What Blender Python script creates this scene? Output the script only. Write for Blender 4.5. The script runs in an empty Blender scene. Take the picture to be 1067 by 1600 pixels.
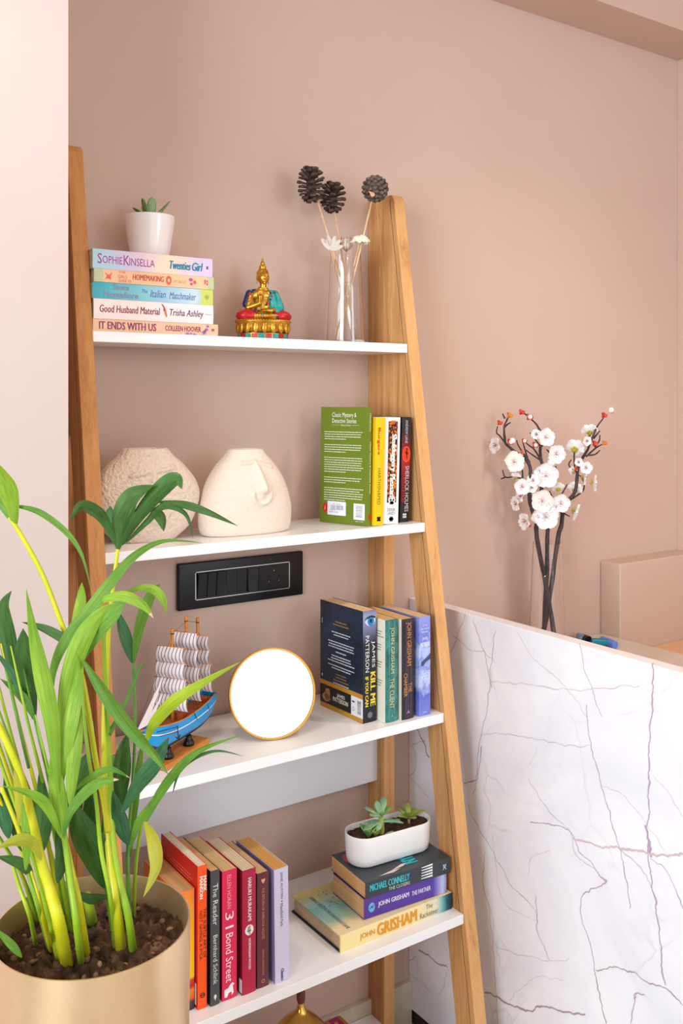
import bpy, bmesh, math, random
from math import sin, cos, pi, radians, atan2, sqrt, exp
from mathutils import Vector, Matrix, noise

SC = bpy.context.scene
COL = SC.collection
random.seed(7)

# ------------------------------------------------------------------ camera
CF, CCX, CHY, CD, CH = 1480.0, 533.5, 624.0, 1.6345, 1.35      # focal (px), centre x, eye-level row, distance to wall, eye height
TH = math.atan((2685 - CCX) / CF)
FX, FY = cos(TH), sin(TH)
cam_d = bpy.data.cameras.new('camera')
cam = bpy.data.objects.new('camera', cam_d); COL.objects.link(cam)
cam.location = (0, -CD, CH)
cam.rotation_euler = (radians(90), 0, -math.atan2(FX, FY))
cam_d.sensor_width = 36; cam_d.sensor_fit = 'AUTO'
cam_d.lens = CF / 1600 * 36
cam_d.shift_y = -(800 - CHY) / 1600
cam_d.clip_start = 0.02
SC.camera = cam

def at(px, py, s):
    """world point s metres in front of the viewpoint, in the direction of a photograph pixel"""
    t = (px - CCX) / CF
    return Vector(((FX + FY * t) * s, (FY - FX * t) * s - CD, CH - (py - CHY) / CF * s))

# ------------------------------------------------------------------ light and exposure
w = bpy.data.worlds.new('world'); SC.world = w; w.use_nodes = True
w.node_tree.nodes['Background'].inputs[0].default_value = (1.0, 0.965, 0.95, 1)
w.node_tree.nodes['Background'].inputs[1].default_value = 0.18

def area(name, loc, target, sx, sy, energy, color):
    l = bpy.data.lights.new(name, 'AREA'); l.shape = 'RECTANGLE'; l.size = sx; l.size_y = sy
    l.energy = energy; l.color = color
    o = bpy.data.objects.new(name, l); COL.objects.link(o)
    o.location = loc
    o.rotation_euler = (Vector(target) - Vector(loc)).to_track_quat('-Z', 'Y').to_euler()
    return o

area('side_window_light', (-2.3, -2.0, 1.65), (1.2, -0.5, 1.0), 1.7, 1.7, 120, (0.82, 0.93, 1.0))
area('right_fill_light', (1.75, -2.9, 1.7), (1.9, 0, 1.15), 0.7, 0.9, 13, (0.74, 0.88, 1.0))  # added cool fill, brightens the right end of the back wall
area('rear_fill_light', (0.7, -3.35, 1.35), (0.7, 0, 1.3), 2.6, 2.5, 24, (1.0, 0.97, 0.95))  # added panel behind the camera: white for the mirror, soft frontal fill

def downlight(name, loc, energy):
    l = bpy.data.lights.new(name, 'SPOT'); l.energy = energy; l.color = (1.0, 0.88, 0.74)
    l.shadow_soft_size = 0.06; l.spot_size = radians(130); l.spot_blend = 0.9
    o = bpy.data.objects.new(name, l); COL.objects.link(o); o.location = loc
downlight('downlight_left', (0.25, -0.72, 2.28), 15)
downlight('downlight_right', (1.55, -0.72, 2.28), 19)

SC.view_settings.view_transform = 'Standard'
SC.view_settings.look = 'None'
SC.view_settings.exposure = 0.10
SC.view_settings.gamma = 1.0
SC.view_settings.use_curve_mapping = False

# ------------------------------------------------------------------ materials
def lin(c):
    return tuple((v / 255 / 12.92) if v / 255 <= 0.04045 else ((v / 255 + 0.055) / 1.055) ** 2.4 for v in c) + (1,)

MATS = {}
def mat(name, col, rough=0.5, metal=0.0, spec=0.5, trans=0.0, ior=1.45, coat=0.0, emit=None):
    if name in MATS: return MATS[name]
    m = bpy.data.materials.new(name); m.use_nodes = True
    p = m.node_tree.nodes['Principled BSDF']
    p.inputs['Base Color'].default_value = lin(col)
    p.inputs['Roughness'].default_value = rough
    p.inputs['Metallic'].default_value = metal
    p.inputs['Specular IOR Level'].default_value = spec
    p.inputs['Transmission Weight'].default_value = trans
    p.inputs['IOR'].default_value = ior
    p.inputs['Coat Weight'].default_value = coat
    MATS[name] = m
    return m

def ramp(nt, fac, stops):
    r = nt.nodes.new('ShaderNodeValToRGB')
    els = r.color_ramp.elements
    while len(els) < len(stops): els.new(0.5)
    for e, (pos, c) in zip(els, stops):
        e.position = pos; e.color = lin(c)
    nt.links.new(fac, r.inputs[0])
    return r.outputs[0]

def coords(nt, scale, kind='Object', rot=(0, 0, 0), loc=(0, 0, 0)):
    tc = nt.nodes.new('ShaderNodeTexCoord'); mp = nt.nodes.new('ShaderNodeMapping')
    mp.inputs['Scale'].default_value = scale; mp.inputs['Rotation'].default_value = rot
    mp.inputs['Location'].default_value = loc
    nt.links.new(tc.outputs[kind], mp.inputs[0])
    return mp.outputs[0]

def noise_node(nt, vec, scale, detail=4, rough=0.6, dist=0.0):
    n = nt.nodes.new('ShaderNodeTexNoise')
    n.inputs['Scale'].default_value = scale; n.inputs['Detail'].default_value = detail
    n.inputs['Roughness'].default_value = rough; n.inputs['Distortion'].default_value = dist
    nt.links.new(vec, n.inputs['Vector'])
    return n.outputs['Fac']

def bump(nt, h, strength, dist, p):
    b = nt.nodes.new('ShaderNodeBump'); b.inputs['Strength'].default_value = strength
    b.inputs['Distance'].default_value = dist
    nt.links.new(h, b.inputs['Height']); nt.links.new(b.outputs[0], p.inputs['Normal'])

def noisy(name, stops, scale=(1, 1, 1), nscale=5, detail=4, rough=0.5, metal=0, spec=0.5, bstr=0, bdist=0.001, dist=0, kind='Object', coat=0):
    if name in MATS: return MATS[name]
    m = mat(name, (128, 128, 128), rough, metal, spec, coat=coat)
    nt = m.node_tree; p = nt.nodes['Principled BSDF']
    f = noise_node(nt, coords(nt, scale, kind), nscale, detail, 0.6, dist)
    nt.links.new(ramp(nt, f, stops), p.inputs['Base Color'])
    if bstr: bump(nt, f, bstr, bdist, p)
    return m

def bladmat(name, c1, c2, c3=None, tl=0.35, rough=0.36):
    """leaf blade: parallel veins run along its length (uv: across, along)"""
    m = mat(name, (90, 150, 60), rough)
    nt = m.node_tree; p = nt.nodes['Principled BSDF']; out = nt.nodes['Material Output']
    f1 = noise_node(nt, coords(nt, (9, 0.5, 1), 'UV'), 1.6, 4, 0.65)
    f2 = noise_node(nt, coords(nt, (1, 1, 1)), 16, 3, 0.6)
    mx = nt.nodes.new('ShaderNodeMix'); mx.data_type = 'FLOAT'; mx.inputs[0].default_value = 0.4
    nt.links.new(f1, mx.inputs[2]); nt.links.new(f2, mx.inputs[3])
    stops = [(0.36, c1), (0.60, c2)] + ([(0.70, c3)] if c3 else [])
    col = ramp(nt, mx.outputs[0], stops)
    nt.links.new(col, p.inputs['Base Color'])
    fb = noise_node(nt, coords(nt, (22, 0.3, 1), 'UV'), 1.5, 2, 0.5)
    bump(nt, fb, 0.5, 0.002, p)
    tr = nt.nodes.new('ShaderNodeBsdfTranslucent'); ms = nt.nodes.new('ShaderNodeMixShader')
    nt.links.new(col, tr.inputs[0]); ms.inputs[0].default_value = tl
    nt.links.new(p.outputs[0], ms.inputs[1]); nt.links.new(tr.outputs[0], ms.inputs[2])
    nt.links.new(ms.outputs[0], out.inputs[0])
    return m

def wood(name, stops, rough=0.5, axis='z', bstr=0.15):
    if name in MATS: return MATS[name]
    m = mat(name, (200, 150, 90), rough, spec=0.35)
    nt = m.node_tree; p = nt.nodes['Principled BSDF']
    sc = {'z': (30, 30, 1.6), 'x': (1.6, 30, 30)}[axis]
    f1 = noise_node(nt, coords(nt, sc), 1.6, 6, 0.62, 0.6)
    sc2 = {'z': (220, 220, 6), 'x': (6, 220, 220)}[axis]
    f2 = noise_node(nt, coords(nt, sc2), 1.5, 3, 0.6)
    mx = nt.nodes.new('ShaderNodeMix'); mx.data_type = 'FLOAT'; mx.inputs[0].default_value = 0.35
    nt.links.new(f1, mx.inputs[2]); nt.links.new(f2, mx.inputs[3])
    nt.links.new(ramp(nt, mx.outputs[0], stops), p.inputs['Base Color'])
    bump(nt, f2, bstr, 0.0006, p)
    return m

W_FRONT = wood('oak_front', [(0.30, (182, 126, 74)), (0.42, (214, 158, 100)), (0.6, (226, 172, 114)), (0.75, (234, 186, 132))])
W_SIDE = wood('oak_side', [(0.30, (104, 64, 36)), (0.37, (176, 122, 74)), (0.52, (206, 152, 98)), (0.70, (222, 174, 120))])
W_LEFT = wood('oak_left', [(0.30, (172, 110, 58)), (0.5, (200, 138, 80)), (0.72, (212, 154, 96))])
SEAM = mat('seam', (84, 52, 28), 0.8)

WALL = noisy('wall_paint', [(0.3, (204, 176, 162)), (0.7, (207, 180, 166))], nscale=3, rough=0.55, spec=0.3)
WALL_L = noisy('wall_paint_left', [(0.3, (200, 182, 176)), (0.7, (204, 186, 180))], nscale=3, rough=0.55, spec=0.3)
CEIL = mat('ceiling_paint', (228, 208, 190), 0.7)
WHITE = mat('white_laminate', (244, 242, 243), 0.22, spec=0.5)
WHITE_D = mat('white_board', (232, 230, 234), 0.3)
DESKWOOD = mat('desk_laminate', (226, 178, 140), 0.45)
FLOOR = noisy('floor_tile', [(0.3, (150, 138, 122)), (0.7, (186, 176, 160))], nscale=14, rough=0.3)
SKIRT = noisy('skirting_tile', [(0.3, (200, 188, 170)), (0.7, (220, 208, 192))], nscale=20, rough=0.35)

def marble(name, base1, base2, vein):
    m = mat(name, (240, 238, 242), 0.12, spec=0.5)
    nt = m.node_tree; p = nt.nodes['Principled BSDF']
    v = coords(nt, (1, 1, 1))
    nf = nt.nodes.new('ShaderNodeTexNoise'); nf.inputs['Scale'].default_value = 3.0; nf.inputs['Detail'].default_value = 5
    nt.links.new(v, nf.inputs['Vector'])
    add = nt.nodes.new('ShaderNodeVectorMath'); add.operation = 'MULTIPLY_ADD'
    nt.links.new(nf.outputs['Color'], add.inputs[0]); add.inputs[1].default_value = (0.22, 0.22, 0.22)
    nt.links.new(v, add.inputs[2])
    vo = nt.nodes.new('ShaderNodeTexVoronoi'); vo.feature = 'DISTANCE_TO_EDGE'; vo.inputs['Scale'].default_value = 4.2
    nt.links.new(add.outputs[0], vo.inputs['Vector'])
    mask = noise_node(nt, v, 5.0, 2)
    mr = nt.nodes.new('ShaderNodeMapRange'); mr.inputs[1].default_value = 0.0; mr.inputs[2].default_value = 0.012
    mr.inputs[3].default_value = 1; mr.inputs[4].default_value = 0
    nt.links.new(vo.outputs['Distance'], mr.inputs[0])
    mk = nt.nodes.new('ShaderNodeMapRange'); mk.inputs[1].default_value = 0.46; mk.inputs[2].default_value = 0.66
    mk.inputs[3].default_value = 0; mk.inputs[4].default_value = 0.22
    nt.links.new(mask, mk.inputs[0])
    mu = nt.nodes.new('ShaderNodeMath'); mu.operation = 'MULTIPLY'
    nt.links.new(mr.outputs[0], mu.inputs[0]); nt.links.new(mk.outputs[0], mu.inputs[1])
    cloud = ramp(nt, noise_node(nt, v, 3.5, 5, 0.6, 0.8), [(0.35, base1), (0.65, base2)])
    mx = nt.nodes.new('ShaderNodeMix'); mx.data_type = 'RGBA'
    nt.links.new(mu.outputs[0], mx.inputs[0]); nt.links.new(cloud, mx.inputs[6]); mx.inputs[7].default_value = lin(vein)
    nt.links.new(mx.outputs[2], p.inputs['Base Color'])
    return m
MARBLE = marble('marble', (234, 232, 242), (249, 247, 251), (150, 122, 130))
MARBLE_T = marble('marble_counter', (206, 192, 178), (222, 208, 196), (150, 130, 116))
VEIN = mat('vein_purple', (188, 164, 188), 0.3)
VEIN_B = mat('vein_brown', (176, 152, 160), 0.3)
VEIN_L = mat('vein_pale', (212, 190, 194), 0.3)

GLASS = mat('clear_glass', (255, 255, 255), 0.0, trans=1.0, ior=1.45)

def leafmat(name, c1, c2, rough=0.38, tl=0.35, axis_scale=(1, 1, 1), nscale=14):
    m = noisy(name, [(0.35, c1), (0.65, c2)], scale=axis_scale, nscale=nscale, detail=3, rough=rough)
    nt = m.node_tree; p = nt.nodes['Principled BSDF']
    out = nt.nodes['Material Output']
    tr = nt.nodes.new('ShaderNodeBsdfTranslucent'); ms = nt.nodes.new('ShaderNodeMixShader')
    src = p.inputs['Base Color'].links[0].from_socket
    nt.links.new(src, tr.inputs[0]); ms.inputs[0].default_value = tl
    nt.links.new(p.outputs[0], ms.inputs[1]); nt.links.new(tr.outputs[0], ms.inputs[2])
    nt.links.new(ms.outputs[0], out.inputs[0])
    return m

# ------------------------------------------------------------------ mesh building
def text_data(s, bold=0.0, shear=0.0, cache={}):
    k = (s, bold, shear)
    if k in cache: return cache[k]
    cu = bpy.data.curves.new('t', 'FONT'); cu.body = s; cu.size = 1; cu.offset = bold; cu.shear = shear
    cu.resolution_u = 2; cu.fill_mode = 'FRONT'
    o = bpy.data.objects.new('t', cu); COL.objects.link(o)
    bpy.context.view_layer.update()
    dg = bpy.context.evaluated_depsgraph_get()
    me = o.evaluated_get(dg).to_mesh()
    vs = [v.co.copy() for v in me.vertices]; fs = [tuple(p.vertices) for p in me.polygons]
    o.evaluated_get(dg).to_mesh_clear()
    bpy.data.objects.remove(o); bpy.data.curves.remove(cu)
    x0 = min(v.x for v in vs); x1 = max(v.x for v in vs); y0 = min(v.y for v in vs); y1 = max(v.y for v in vs)
    vs = [((v.x - x0) / (x1 - x0) - 0.5, (v.y - y0) / (y1 - y0) - 0.5) for v in vs]
    cache[k] = (vs, fs)
    return cache[k]

class MB:
    def __init__(self): self.v = []; self.f = []; self.mi = []; self.cur = 0; self.M = Matrix.Identity(4)
    def add(self, vs, fs, mi=None):
        b = len(self.v)
        self.v += [tuple(self.M @ Vector(p)) for p in vs]
        self.f += [tuple(b + i for i in f) for f in fs]
        self.mi += [self.cur if mi is None else mi] * len(fs)
        return self
    def box(self, x0, x1, y0, y1, z0, z1, b=0.0):
        if b > 0:
            bm = bmesh.new(); bmesh.ops.create_cube(bm, size=1)
            for v in bm.verts:
                v.co = Vector(((x0 + x1) / 2 + v.co.x * (x1 - x0), (y0 + y1) / 2 + v.co.y * (y1 - y0), (z0 + z1) / 2 + v.co.z * (z1 - z0)))
            bmesh.ops.bevel(bm, geom=bm.edges[:], offset=b, segments=2, affect='EDGES', profile=0.5)
            return self.bm(bm)
        vs = [(x, y, z) for x in (x0, x1) for y in (y0, y1) for z in (z0, z1)]
        fs = [(0, 1, 3, 2), (4, 6, 7, 5), (0, 4, 5, 1), (2, 3, 7, 6), (0, 2, 6, 4), (1, 5, 7, 3)]
        return self.add(vs, fs)
    def bm(self, bm):
        bm.verts.index_update()
        self.add([v.co for v in bm.verts], [tuple(v.index for v in f.verts) for f in bm.faces]); bm.free(); return self
    def prism(self, pts, axis, a0, a1):
        """polygon pts (2-D) extruded along axis"""
        n = len(pts)
        def m(p, a): return {'x': (a, p[0], p[1]), 'y': (p[0], a, p[1]), 'z': (p[0], p[1], a)}[axis]
        vs = [m(p, a0) for p in pts] + [m(p, a1) for p in pts]
        fs = [tuple(range(n))[::-1], tuple(range(n, 2 * n))] + [(i, (i + 1) % n, n + (i + 1) % n, n + i) for i in range(n)]
        return self.add(vs, fs)
    def lathe(self, prof, n=32, c=(0, 0, 0), sx=1, sy=1, close=True):
        vs = []
        for r, z in prof:
            for k in range(n):
                a = 2 * pi * k / n
                vs.append((c[0] + r * cos(a) * sx, c[1] + r * sin(a) * sy, c[2] + z))
        m = len(prof); fs = []
        for i in range(m - 1):
            for k in range(n):
                fs.append((i * n + k, i * n + (k + 1) % n, (i + 1) * n + (k + 1) % n, (i + 1) * n + k))
        if close:
            fs.append(tuple(range(n))[::-1]); fs.append(tuple((m - 1) * n + k for k in range(n)))
        return self.add(vs, fs)
    def tube(self, pts, rad, n=8, cap=True):
        pts = [Vector(p) for p in pts]
        if not hasattr(rad, '__len__'): rad = [rad] * len(pts)
        vs = []; up = None
        for i, p in enumerate(pts):
            t = (pts[min(i + 1, len(pts) - 1)] - pts[max(i - 1, 0)]).normalized()
            if up is None: up = Vector((0, 0, 1)) if abs(t.z) < 0.9 else Vector((1, 0, 0))
            a = t.cross(up).normalized(); bb = a.cross(t).normalized(); up = bb
            for k in range(n):
                an = 2 * pi * k / n
                vs.append(p + (a * cos(an) + bb * sin(an)) * rad[i])
        fs = [(i * n + k, i * n + (k + 1) % n, (i + 1) * n + (k + 1) % n, (i + 1) * n + k) for i in range(len(pts) - 1) for k in range(n)]
        if cap: fs += [tuple(range(n))[::-1], tuple((len(pts) - 1) * n + k for k in range(n))]
        return self.add(vs, fs)
    def ball(self, c, r, n=16, m=10, rot=None):
        if not hasattr(r, '__len__'): r = (r, r, r)
        R = rot or Matrix.Identity(3)
        vs = [Vector(c) + R @ Vector((0, 0, -r[2]))]
        for i in range(1, m):
            ph = -pi / 2 + pi * i / m
            for k in range(n):
                a = 2 * pi * k / n
                vs.append(Vector(c) + R @ Vector((r[0] * cos(ph) * cos(a), r[1] * cos(ph) * sin(a), r[2] * sin(ph))))
        vs.append(Vector(c) + R @ Vector((0, 0, r[2])))
        fs = [(0, 1 + (k + 1) % n, 1 + k) for k in range(n)]
        for i in range(m - 2):
            for k in range(n):
                a = 1 + i * n; fs.append((a + k, a + (k + 1) % n, a + n + (k + 1) % n, a + n + k))
        L = len(vs) - 1; a = 1 + (m - 2) * n
        fs += [(a + k, a + (k + 1) % n, L) for k in range(n)]
        return self.add(vs, fs)
    def quad(self, c, u, v, w_, h_, mi=None):
        c, u, v = Vector(c), Vector(u), Vector(v)
        return self.add([c - u * w_ / 2 - v * h_ / 2, c + u * w_ / 2 - v * h_ / 2, c + u * w_ / 2 + v * h_ / 2, c - u * w_ / 2 + v * h_ / 2], [(0, 1, 2, 3)], mi)
    def disc(self, c, u, v, rx, ry, n=24, mi=None):
        c, u, v = Vector(c), Vector(u), Vector(v)
        return self.add([c + u * rx * cos(2 * pi * k / n) + v * ry * sin(2 * pi * k / n) for k in range(n)], [tuple(range(n))], mi)
    def ringd(self, c, u, v, r0, r1, n=28, mi=None):
        c, u, v = Vector(c), Vector(u), Vector(v)
        vs = [c + (u * cos(2 * pi * k / n) + v * sin(2 * pi * k / n)) * r for r in (r0, r1) for k in range(n)]
        return self.add(vs, [(k, n + k, n + (k + 1) % n, (k + 1) % n) for k in range(n)], mi)
    def poly(self, pts2, c, u, v, mi=None):
        c, u, v = Vector(c), Vector(u), Vector(v)
        return self.add([c + u * a + v * b for a, b in pts2], [tuple(range(len(pts2)))], mi)
    def text(self, s, c, u, v, w_, h_, bold=0.0, shear=0.0, mi=None):
        c, u, v = Vector(c), Vector(u), Vector(v)
        vs, fs = text_data(s, 0.0, shear)
        e = min(bold, 0.03) * h_ * 2.2          # heavier strokes: the same letters set again a hair to each side
        nrm_ = u.cross(v).normalized()
        for q_, dx in enumerate((0,) if bold <= 0 else (-e, 0, e)):
            self.add([c + nrm_ * 0.00012 * q_ + u * (a * (w_ - 2 * e) + dx) + v * (b * h_) for a, b in vs], fs, mi)
        return self
    def para(self, c, u, v, w_, n, gap, hgt, rnd, centre=False, mi=None):
        """n lines of word-long dashes, first line at c (centre of the line)"""
        c, u, v = Vector(c), Vector(u), Vector(v)
        for i in range(n):
            lw = w_ * (0.55 if i == n - 1 else rnd.uniform(0.9, 1.0)) if not centre else w_ * rnd.uniform(0.6, 1.0)
            x = -w_ / 2 if not centre else -lw / 2
            end = x + lw
            while x < end:
                ww = min(rnd.uniform(0.02, 0.075) * 0.13, end - x)
                if ww > 0.0004: self.quad(c + u * (x + ww / 2) - v * gap * i, u, v, ww, hgt, mi)
                x += ww + 0.0009
        return self
    def build(self, name, mats, parent=None, smooth=False, label=None, M=None):
        me = bpy.data.meshes.new(name)
        me.from_pydata(self.v, [], self.f)
        if not isinstance(mats, (list, tuple)): mats = [mats]
        for m in mats: me.materials.append(m)
        me.polygons.foreach_set('material_index', self.mi)
        if smooth: me.polygons.foreach_set('use_smooth', [True] * len(self.f))
        me.update()
        o = bpy.data.objects.new(name, me); COL.objects.link(o)
        if parent: o.parent = parent
        if label: o['label'] = label
        return o

def autosmooth(o, ang=40):
    me = o.data
    bm = bmesh.new(); bm.from_mesh(me)
    bmesh.ops.recalc_face_normals(bm, faces=bm.faces[:])
    for f in bm.faces: f.smooth = True
    for e in bm.edges:
        if len(e.link_faces) == 2 and e.calc_face_angle(0) > radians(ang): e.smooth = False
    bm.to_mesh(me); bm.free()
    return o

def thing(name, label, cat, loc=(0, 0, 0), rot=(0, 0, 0), group=None):
    o = bpy.data.objects.new(name, None); COL.objects.link(o)
    o.empty_display_size = 0.02
    o.location = loc; o.rotation_euler = rot
    o['label'] = label; o['category'] = cat
    if group: o['group'] = group
    return o
def tag(o, label, cat, group=None):
    o['label'] = label; o['category'] = cat
    if group: o['group'] = group
    return o
def struct(o, label=None, cat=None):
    o['kind'] = 'structure'
    if label: o['label'] = label
    if cat: o['category'] = cat
    return o
def smooth_path(pts, n=8):
    """Catmull-Rom through pts"""
    P = [Vector(p) for p in pts]
    if len(P) < 3: return [P[0].lerp(P[1], i / n) for i in range(n + 1)]
    out = []
    for i in range(len(P) - 1):
        p0 = P[max(i - 1, 0)]; p1 = P[i]; p2 = P[i + 1]; p3 = P[min(i + 2, len(P) - 1)]
        for k in range(n):
            t = k / n
            out.append(0.5 * ((2 * p1) + (p2 - p0) * t + (2 * p0 - 5 * p1 + 4 * p2 - p3) * t * t + (3 * p1 - p0 - 3 * p2 + p3) * t ** 3))
    out.append(P[-1])
    return out

# ------------------------------------------------------------------ the room
o = MB().box(-1.6, 3.0, 0.0, 0.1, -0.02, 2.6).build('wall_back', WALL); struct(o, 'beige pink painted wall behind the ladder shelf', 'wall')
o = MB().box(-1.6, 0.440, -0.3145, -0.0005, 0.0, 2.6).build('wall_left', WALL_L); struct(o, 'pale pink projecting wall at the left edge, beside the ladder shelf', 'wall')
o = MB().box(2.254, 2.354, -3.2, -0.0005, 0.0, 2.6).build('wall_right', WALL); struct(o, 'beige wall beyond the marble counter', 'wall')
o = MB().box(-1.6, 3.0, -3.2, 0.1, -0.1, -0.0205).build('floor', FLOOR); struct(o, 'beige stone floor', 'floor')
o = MB().box(-1.6, 3.0, -3.2, 0.1, 2.6, 2.65).build('ceiling', CEIL); struct(o, 'cream ceiling', 'ceiling')
mb = MB().box(0.441, 2.2535, -0.140, -0.0005, 2.2885, 2.302).box(0.441, 2.2535, -0.138, -0.0005, 2.3025, 2.5995)
o = mb.build('trim_1', WALL); struct(o, 'painted beam along the top of the back wall', 'beam')
o = MB().box(0.441, 1.3035, -0.012, -0.0005, -0.02, 0.0745, 0.001).build('baseboard_back', SKIRT); struct(o, 'stone skirting along the back wall', 'skirting')
o = MB().box(1.9335, 2.2535, -0.064, -0.0005, -0.02, 0.934, 0.003).build('trim_2', WALL); struct(o, 'low boxed ledge on the back wall at right', 'ledge')

# marble side panel of the counter
XM = 1.304
counter = thing('marble_counter', 'marble counter with a tall white veined side panel right of the ladder shelf', 'counter', (XM, -0.6, -0.02))
CO = Vector((XM, -0.6, -0.02))
def cb(mbx, name, m_, label=None, parent=None):
    mbx.v = [tuple(Vector(p) - CO) for p in mbx.v]
    return mbx.build(name, m_, parent or counter, label=label)
panel = cb(MB().box(XM, XM + 0.030, -1.25, -0.001, 0.012, 0.9135, 0.0012), 'side_panel', MARBLE, 'white marble panel with purple grey veins')
cb(MB().box(XM + 0.004, XM + 0.026, -1.24, -0.002, -0.0195, 0.0125), 'base_gasket', mat('black_gasket', (38, 38, 40), 0.7), 'dark rubber strip under the panel')
def on_panel(px, py):
    t = (px - CCX) / CF; rx = FX + FY * t; s = XM / rx
    return at(px, py, s)
def vein(mbv, pts, wd, jit=0.0016, vk=0):
    P = smooth_path([on_panel(*p) for p in pts], 16)
    vs = []; wd *= 0.95; L = len(P)
    for i, p in enumerate(P):
        t = (P[min(i + 1, L - 1)] - P[max(i - 1, 0)]); t.normalize()
        nrm = Vector((0, -t.z, t.y))
        k = wd * (0.45 + 0.9 * abs(noise.noise(p * 30))) * (1 if 0 < i < L - 1 else 0.3)
        q = p + nrm * (noise.noise(p * 45) * jit * 2.4 + noise.noise(p * 160) * jit * 1.6)
        q.x = XM - 0.0003 - 0.00004 * vk
        vs += [q - nrm * k / 2, q + nrm * k / 2]
    mbv.add(vs, [(2 * i, 2 * i + 1, 2 * i + 3, 2 * i + 2) for i in range(L - 1)])
vp, vb, vl = MB(), MB(), MB()
for vk, (pts, wd, tgt) in enumerate([
    ([(1021, 1035), (1018, 1100), (1014, 1180), (1014, 1250), (1012, 1300), (1014, 1345), (1021, 1400), (1030, 1460), (1039, 1540)], 0.0042, vp),
    ([(1010, 1290), (1013, 1312), (1018, 1340)], 0.008, vp),
    ([(905, 1005), (915, 1050), (930, 1090), (940, 1120)], 0.0016, vb),
    ([(915, 1100), (922, 1160), (940, 1225), (955, 1280), (967, 1320), (977, 1365), (984, 1420)], 0.0022, vb),
    ([(808, 985), (835, 1030), (870, 1060), (900, 1095), (918, 1125)], 0.0015, vl),
    ([(765, 1067), (800, 1066), (850, 1074), (905, 1078), (960, 1074), (1000, 1072)], 0.0018, vl),
    ([(750, 1150), (790, 1146), (850, 1158), (900, 1166), (925, 1165)], 0.0020, vl),
    ([(775, 985), (768, 1040), (760, 1110), (748, 1170), (745, 1210), (740, 1240)], 0.0018, vb),
    ([(738, 970), (752, 1005), (762, 1040), (768, 1075)], 0.0040, vl),
    ([(705, 990), (735, 1015), (755, 1018), (775, 1035)], 0.0014, vb),
    ([(728, 960), (712, 1000), (704, 1020)], 0.0012, vb),
    ([(724, 1223), (745, 1218), (752, 1165)], 0.0026, vb),
    ([(730, 1255), (745, 1290), (775, 1340), (800, 1385), (830, 1415), (840, 1440)], 0.0018, vb),
    ([(825, 1215), (860, 1270), (890, 1300), (900, 1335), (930, 1360), (948, 1378)], 0.0026, vl),
    ([(828, 1285), (870, 1290), (895, 1305), (905, 1330), (920, 1345), (935, 1365), (948, 1377), (925, 1390), (908, 1405), (910, 1440), (922, 1470), (928, 1510)], 0.0030, vp),
    ([(928, 1510), (935, 1550), (948, 1600)], 0.0034, vb),
    ([(930, 1515), (955, 1512), (985, 1517), (1010, 1535), (1040, 1545), (1067, 1570)], 0.0030, vb),
    ([(757, 1550), (780, 1560), (800, 1570), (830, 1580), (845, 1572), (880, 1580), (915, 1585)], 0.0046, vb),
    ([(895, 1310), (940, 1322), (967, 1325), (1010, 1332), (1040, 1336), (1067, 1332)], 0.0060, vl),
    ([(965, 1325), (990, 1345), (1010, 1370), (1023, 1400), (1023, 1420)], 0.0018, vp),
    ([(1016, 1340), (1040, 1360), (1060, 1400), (1067, 1420)], 0.0020, vp),
    ([(940, 1225), (975, 1245), (1010, 1285), (1040, 1330)], 0.0012, vl),
    ([(1020, 1210), (1045, 1240), (1067, 1280)], 0.0010, vl),
    ([(838, 1400), (840, 1450), (850, 1480), (858, 1500)], 0.0018, vb),
    ([(770, 1300), (780, 1390), (800, 1420), (838, 1440)], 0.0014, vl),
    ([(760, 1400), (772, 1440), (778, 1480), (860, 1502), (890, 1498)], 0.0016, vl),
    ([(796, 1565), (830, 1530), (862, 1527), (880, 1532)], 0.0012, vl),
    ([(990, 1560), (995, 1552), (1008, 1555)], 0.003, vp),
    ([(994, 1555), (986, 1600)], 0.003, vp),
    ([(652, 1140), (662, 1160), (668, 1180), (671, 1184)], 0.0050, vb),
    ([(640, 1213), (652, 1195), (646, 1165), (665, 1158)], 0.0018, vp),
    ([(640, 1213), (660, 1235), (672, 1250)], 0.0016, vp),
    ([(654, 1484), (668, 1492), (684, 1506), (700, 1512)], 0.0038, vb),
    ([(697, 1515), (694, 1540), (685, 1556)], 0.0012, vb),
    ([(640, 1500), (650, 1495), (652, 1520)], 0.0014, vp),
    ([(640, 1520), (665, 1540), (672, 1550)], 0.0012, vb),
    ([(758, 1330), (755, 1380), (765, 1420), (772, 1500), (778, 1600)], 0.0016, vb),
    ([(820, 1200), (836, 1180), (838, 1165)], 0.0012, vl),
    ([(860, 1330), (830, 1340), (826, 1370)], 0.0014, vl)]):
    vein(tgt, pts, wd, vk=vk % 12)
for m_, mt in ((vp, VEIN), (vb, VEIN_B), (vl, VEIN_L)):
    v_ = cb(m_, 'veining', mt, None, panel); v_['kind'] = 'stuff'

counter_ = MB().box(1.3345, 1.9325, -1.25, -0.0655, 0.7075, 0.7475, 0.002).box(1.3345, 1.9325, -0.0655, -0.001, 0.7075, 0.7475)
cb(counter_, 'counter_top', MARBLE_T, 'cream marble top')
desk = thing('writing_desk', 'light wooden desk surface beyond the marble countertop at right edge', 'desk')
MB().box(1.9335, 2.2530, -1.2, -0.0655, 0.690, 0.709, 0.001).build('desk_top', DESKWOOD, desk)
MB().box(2.23, 2.2530, -1.19, -0.0755, -0.0200, 0.6895).build('side_support', DESKWOOD, desk)
cb(MB().box(1.900, 1.9325, -1.2, -0.0655, -0.0200, 0.707), 'counter_support', MARBLE_T)

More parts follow.
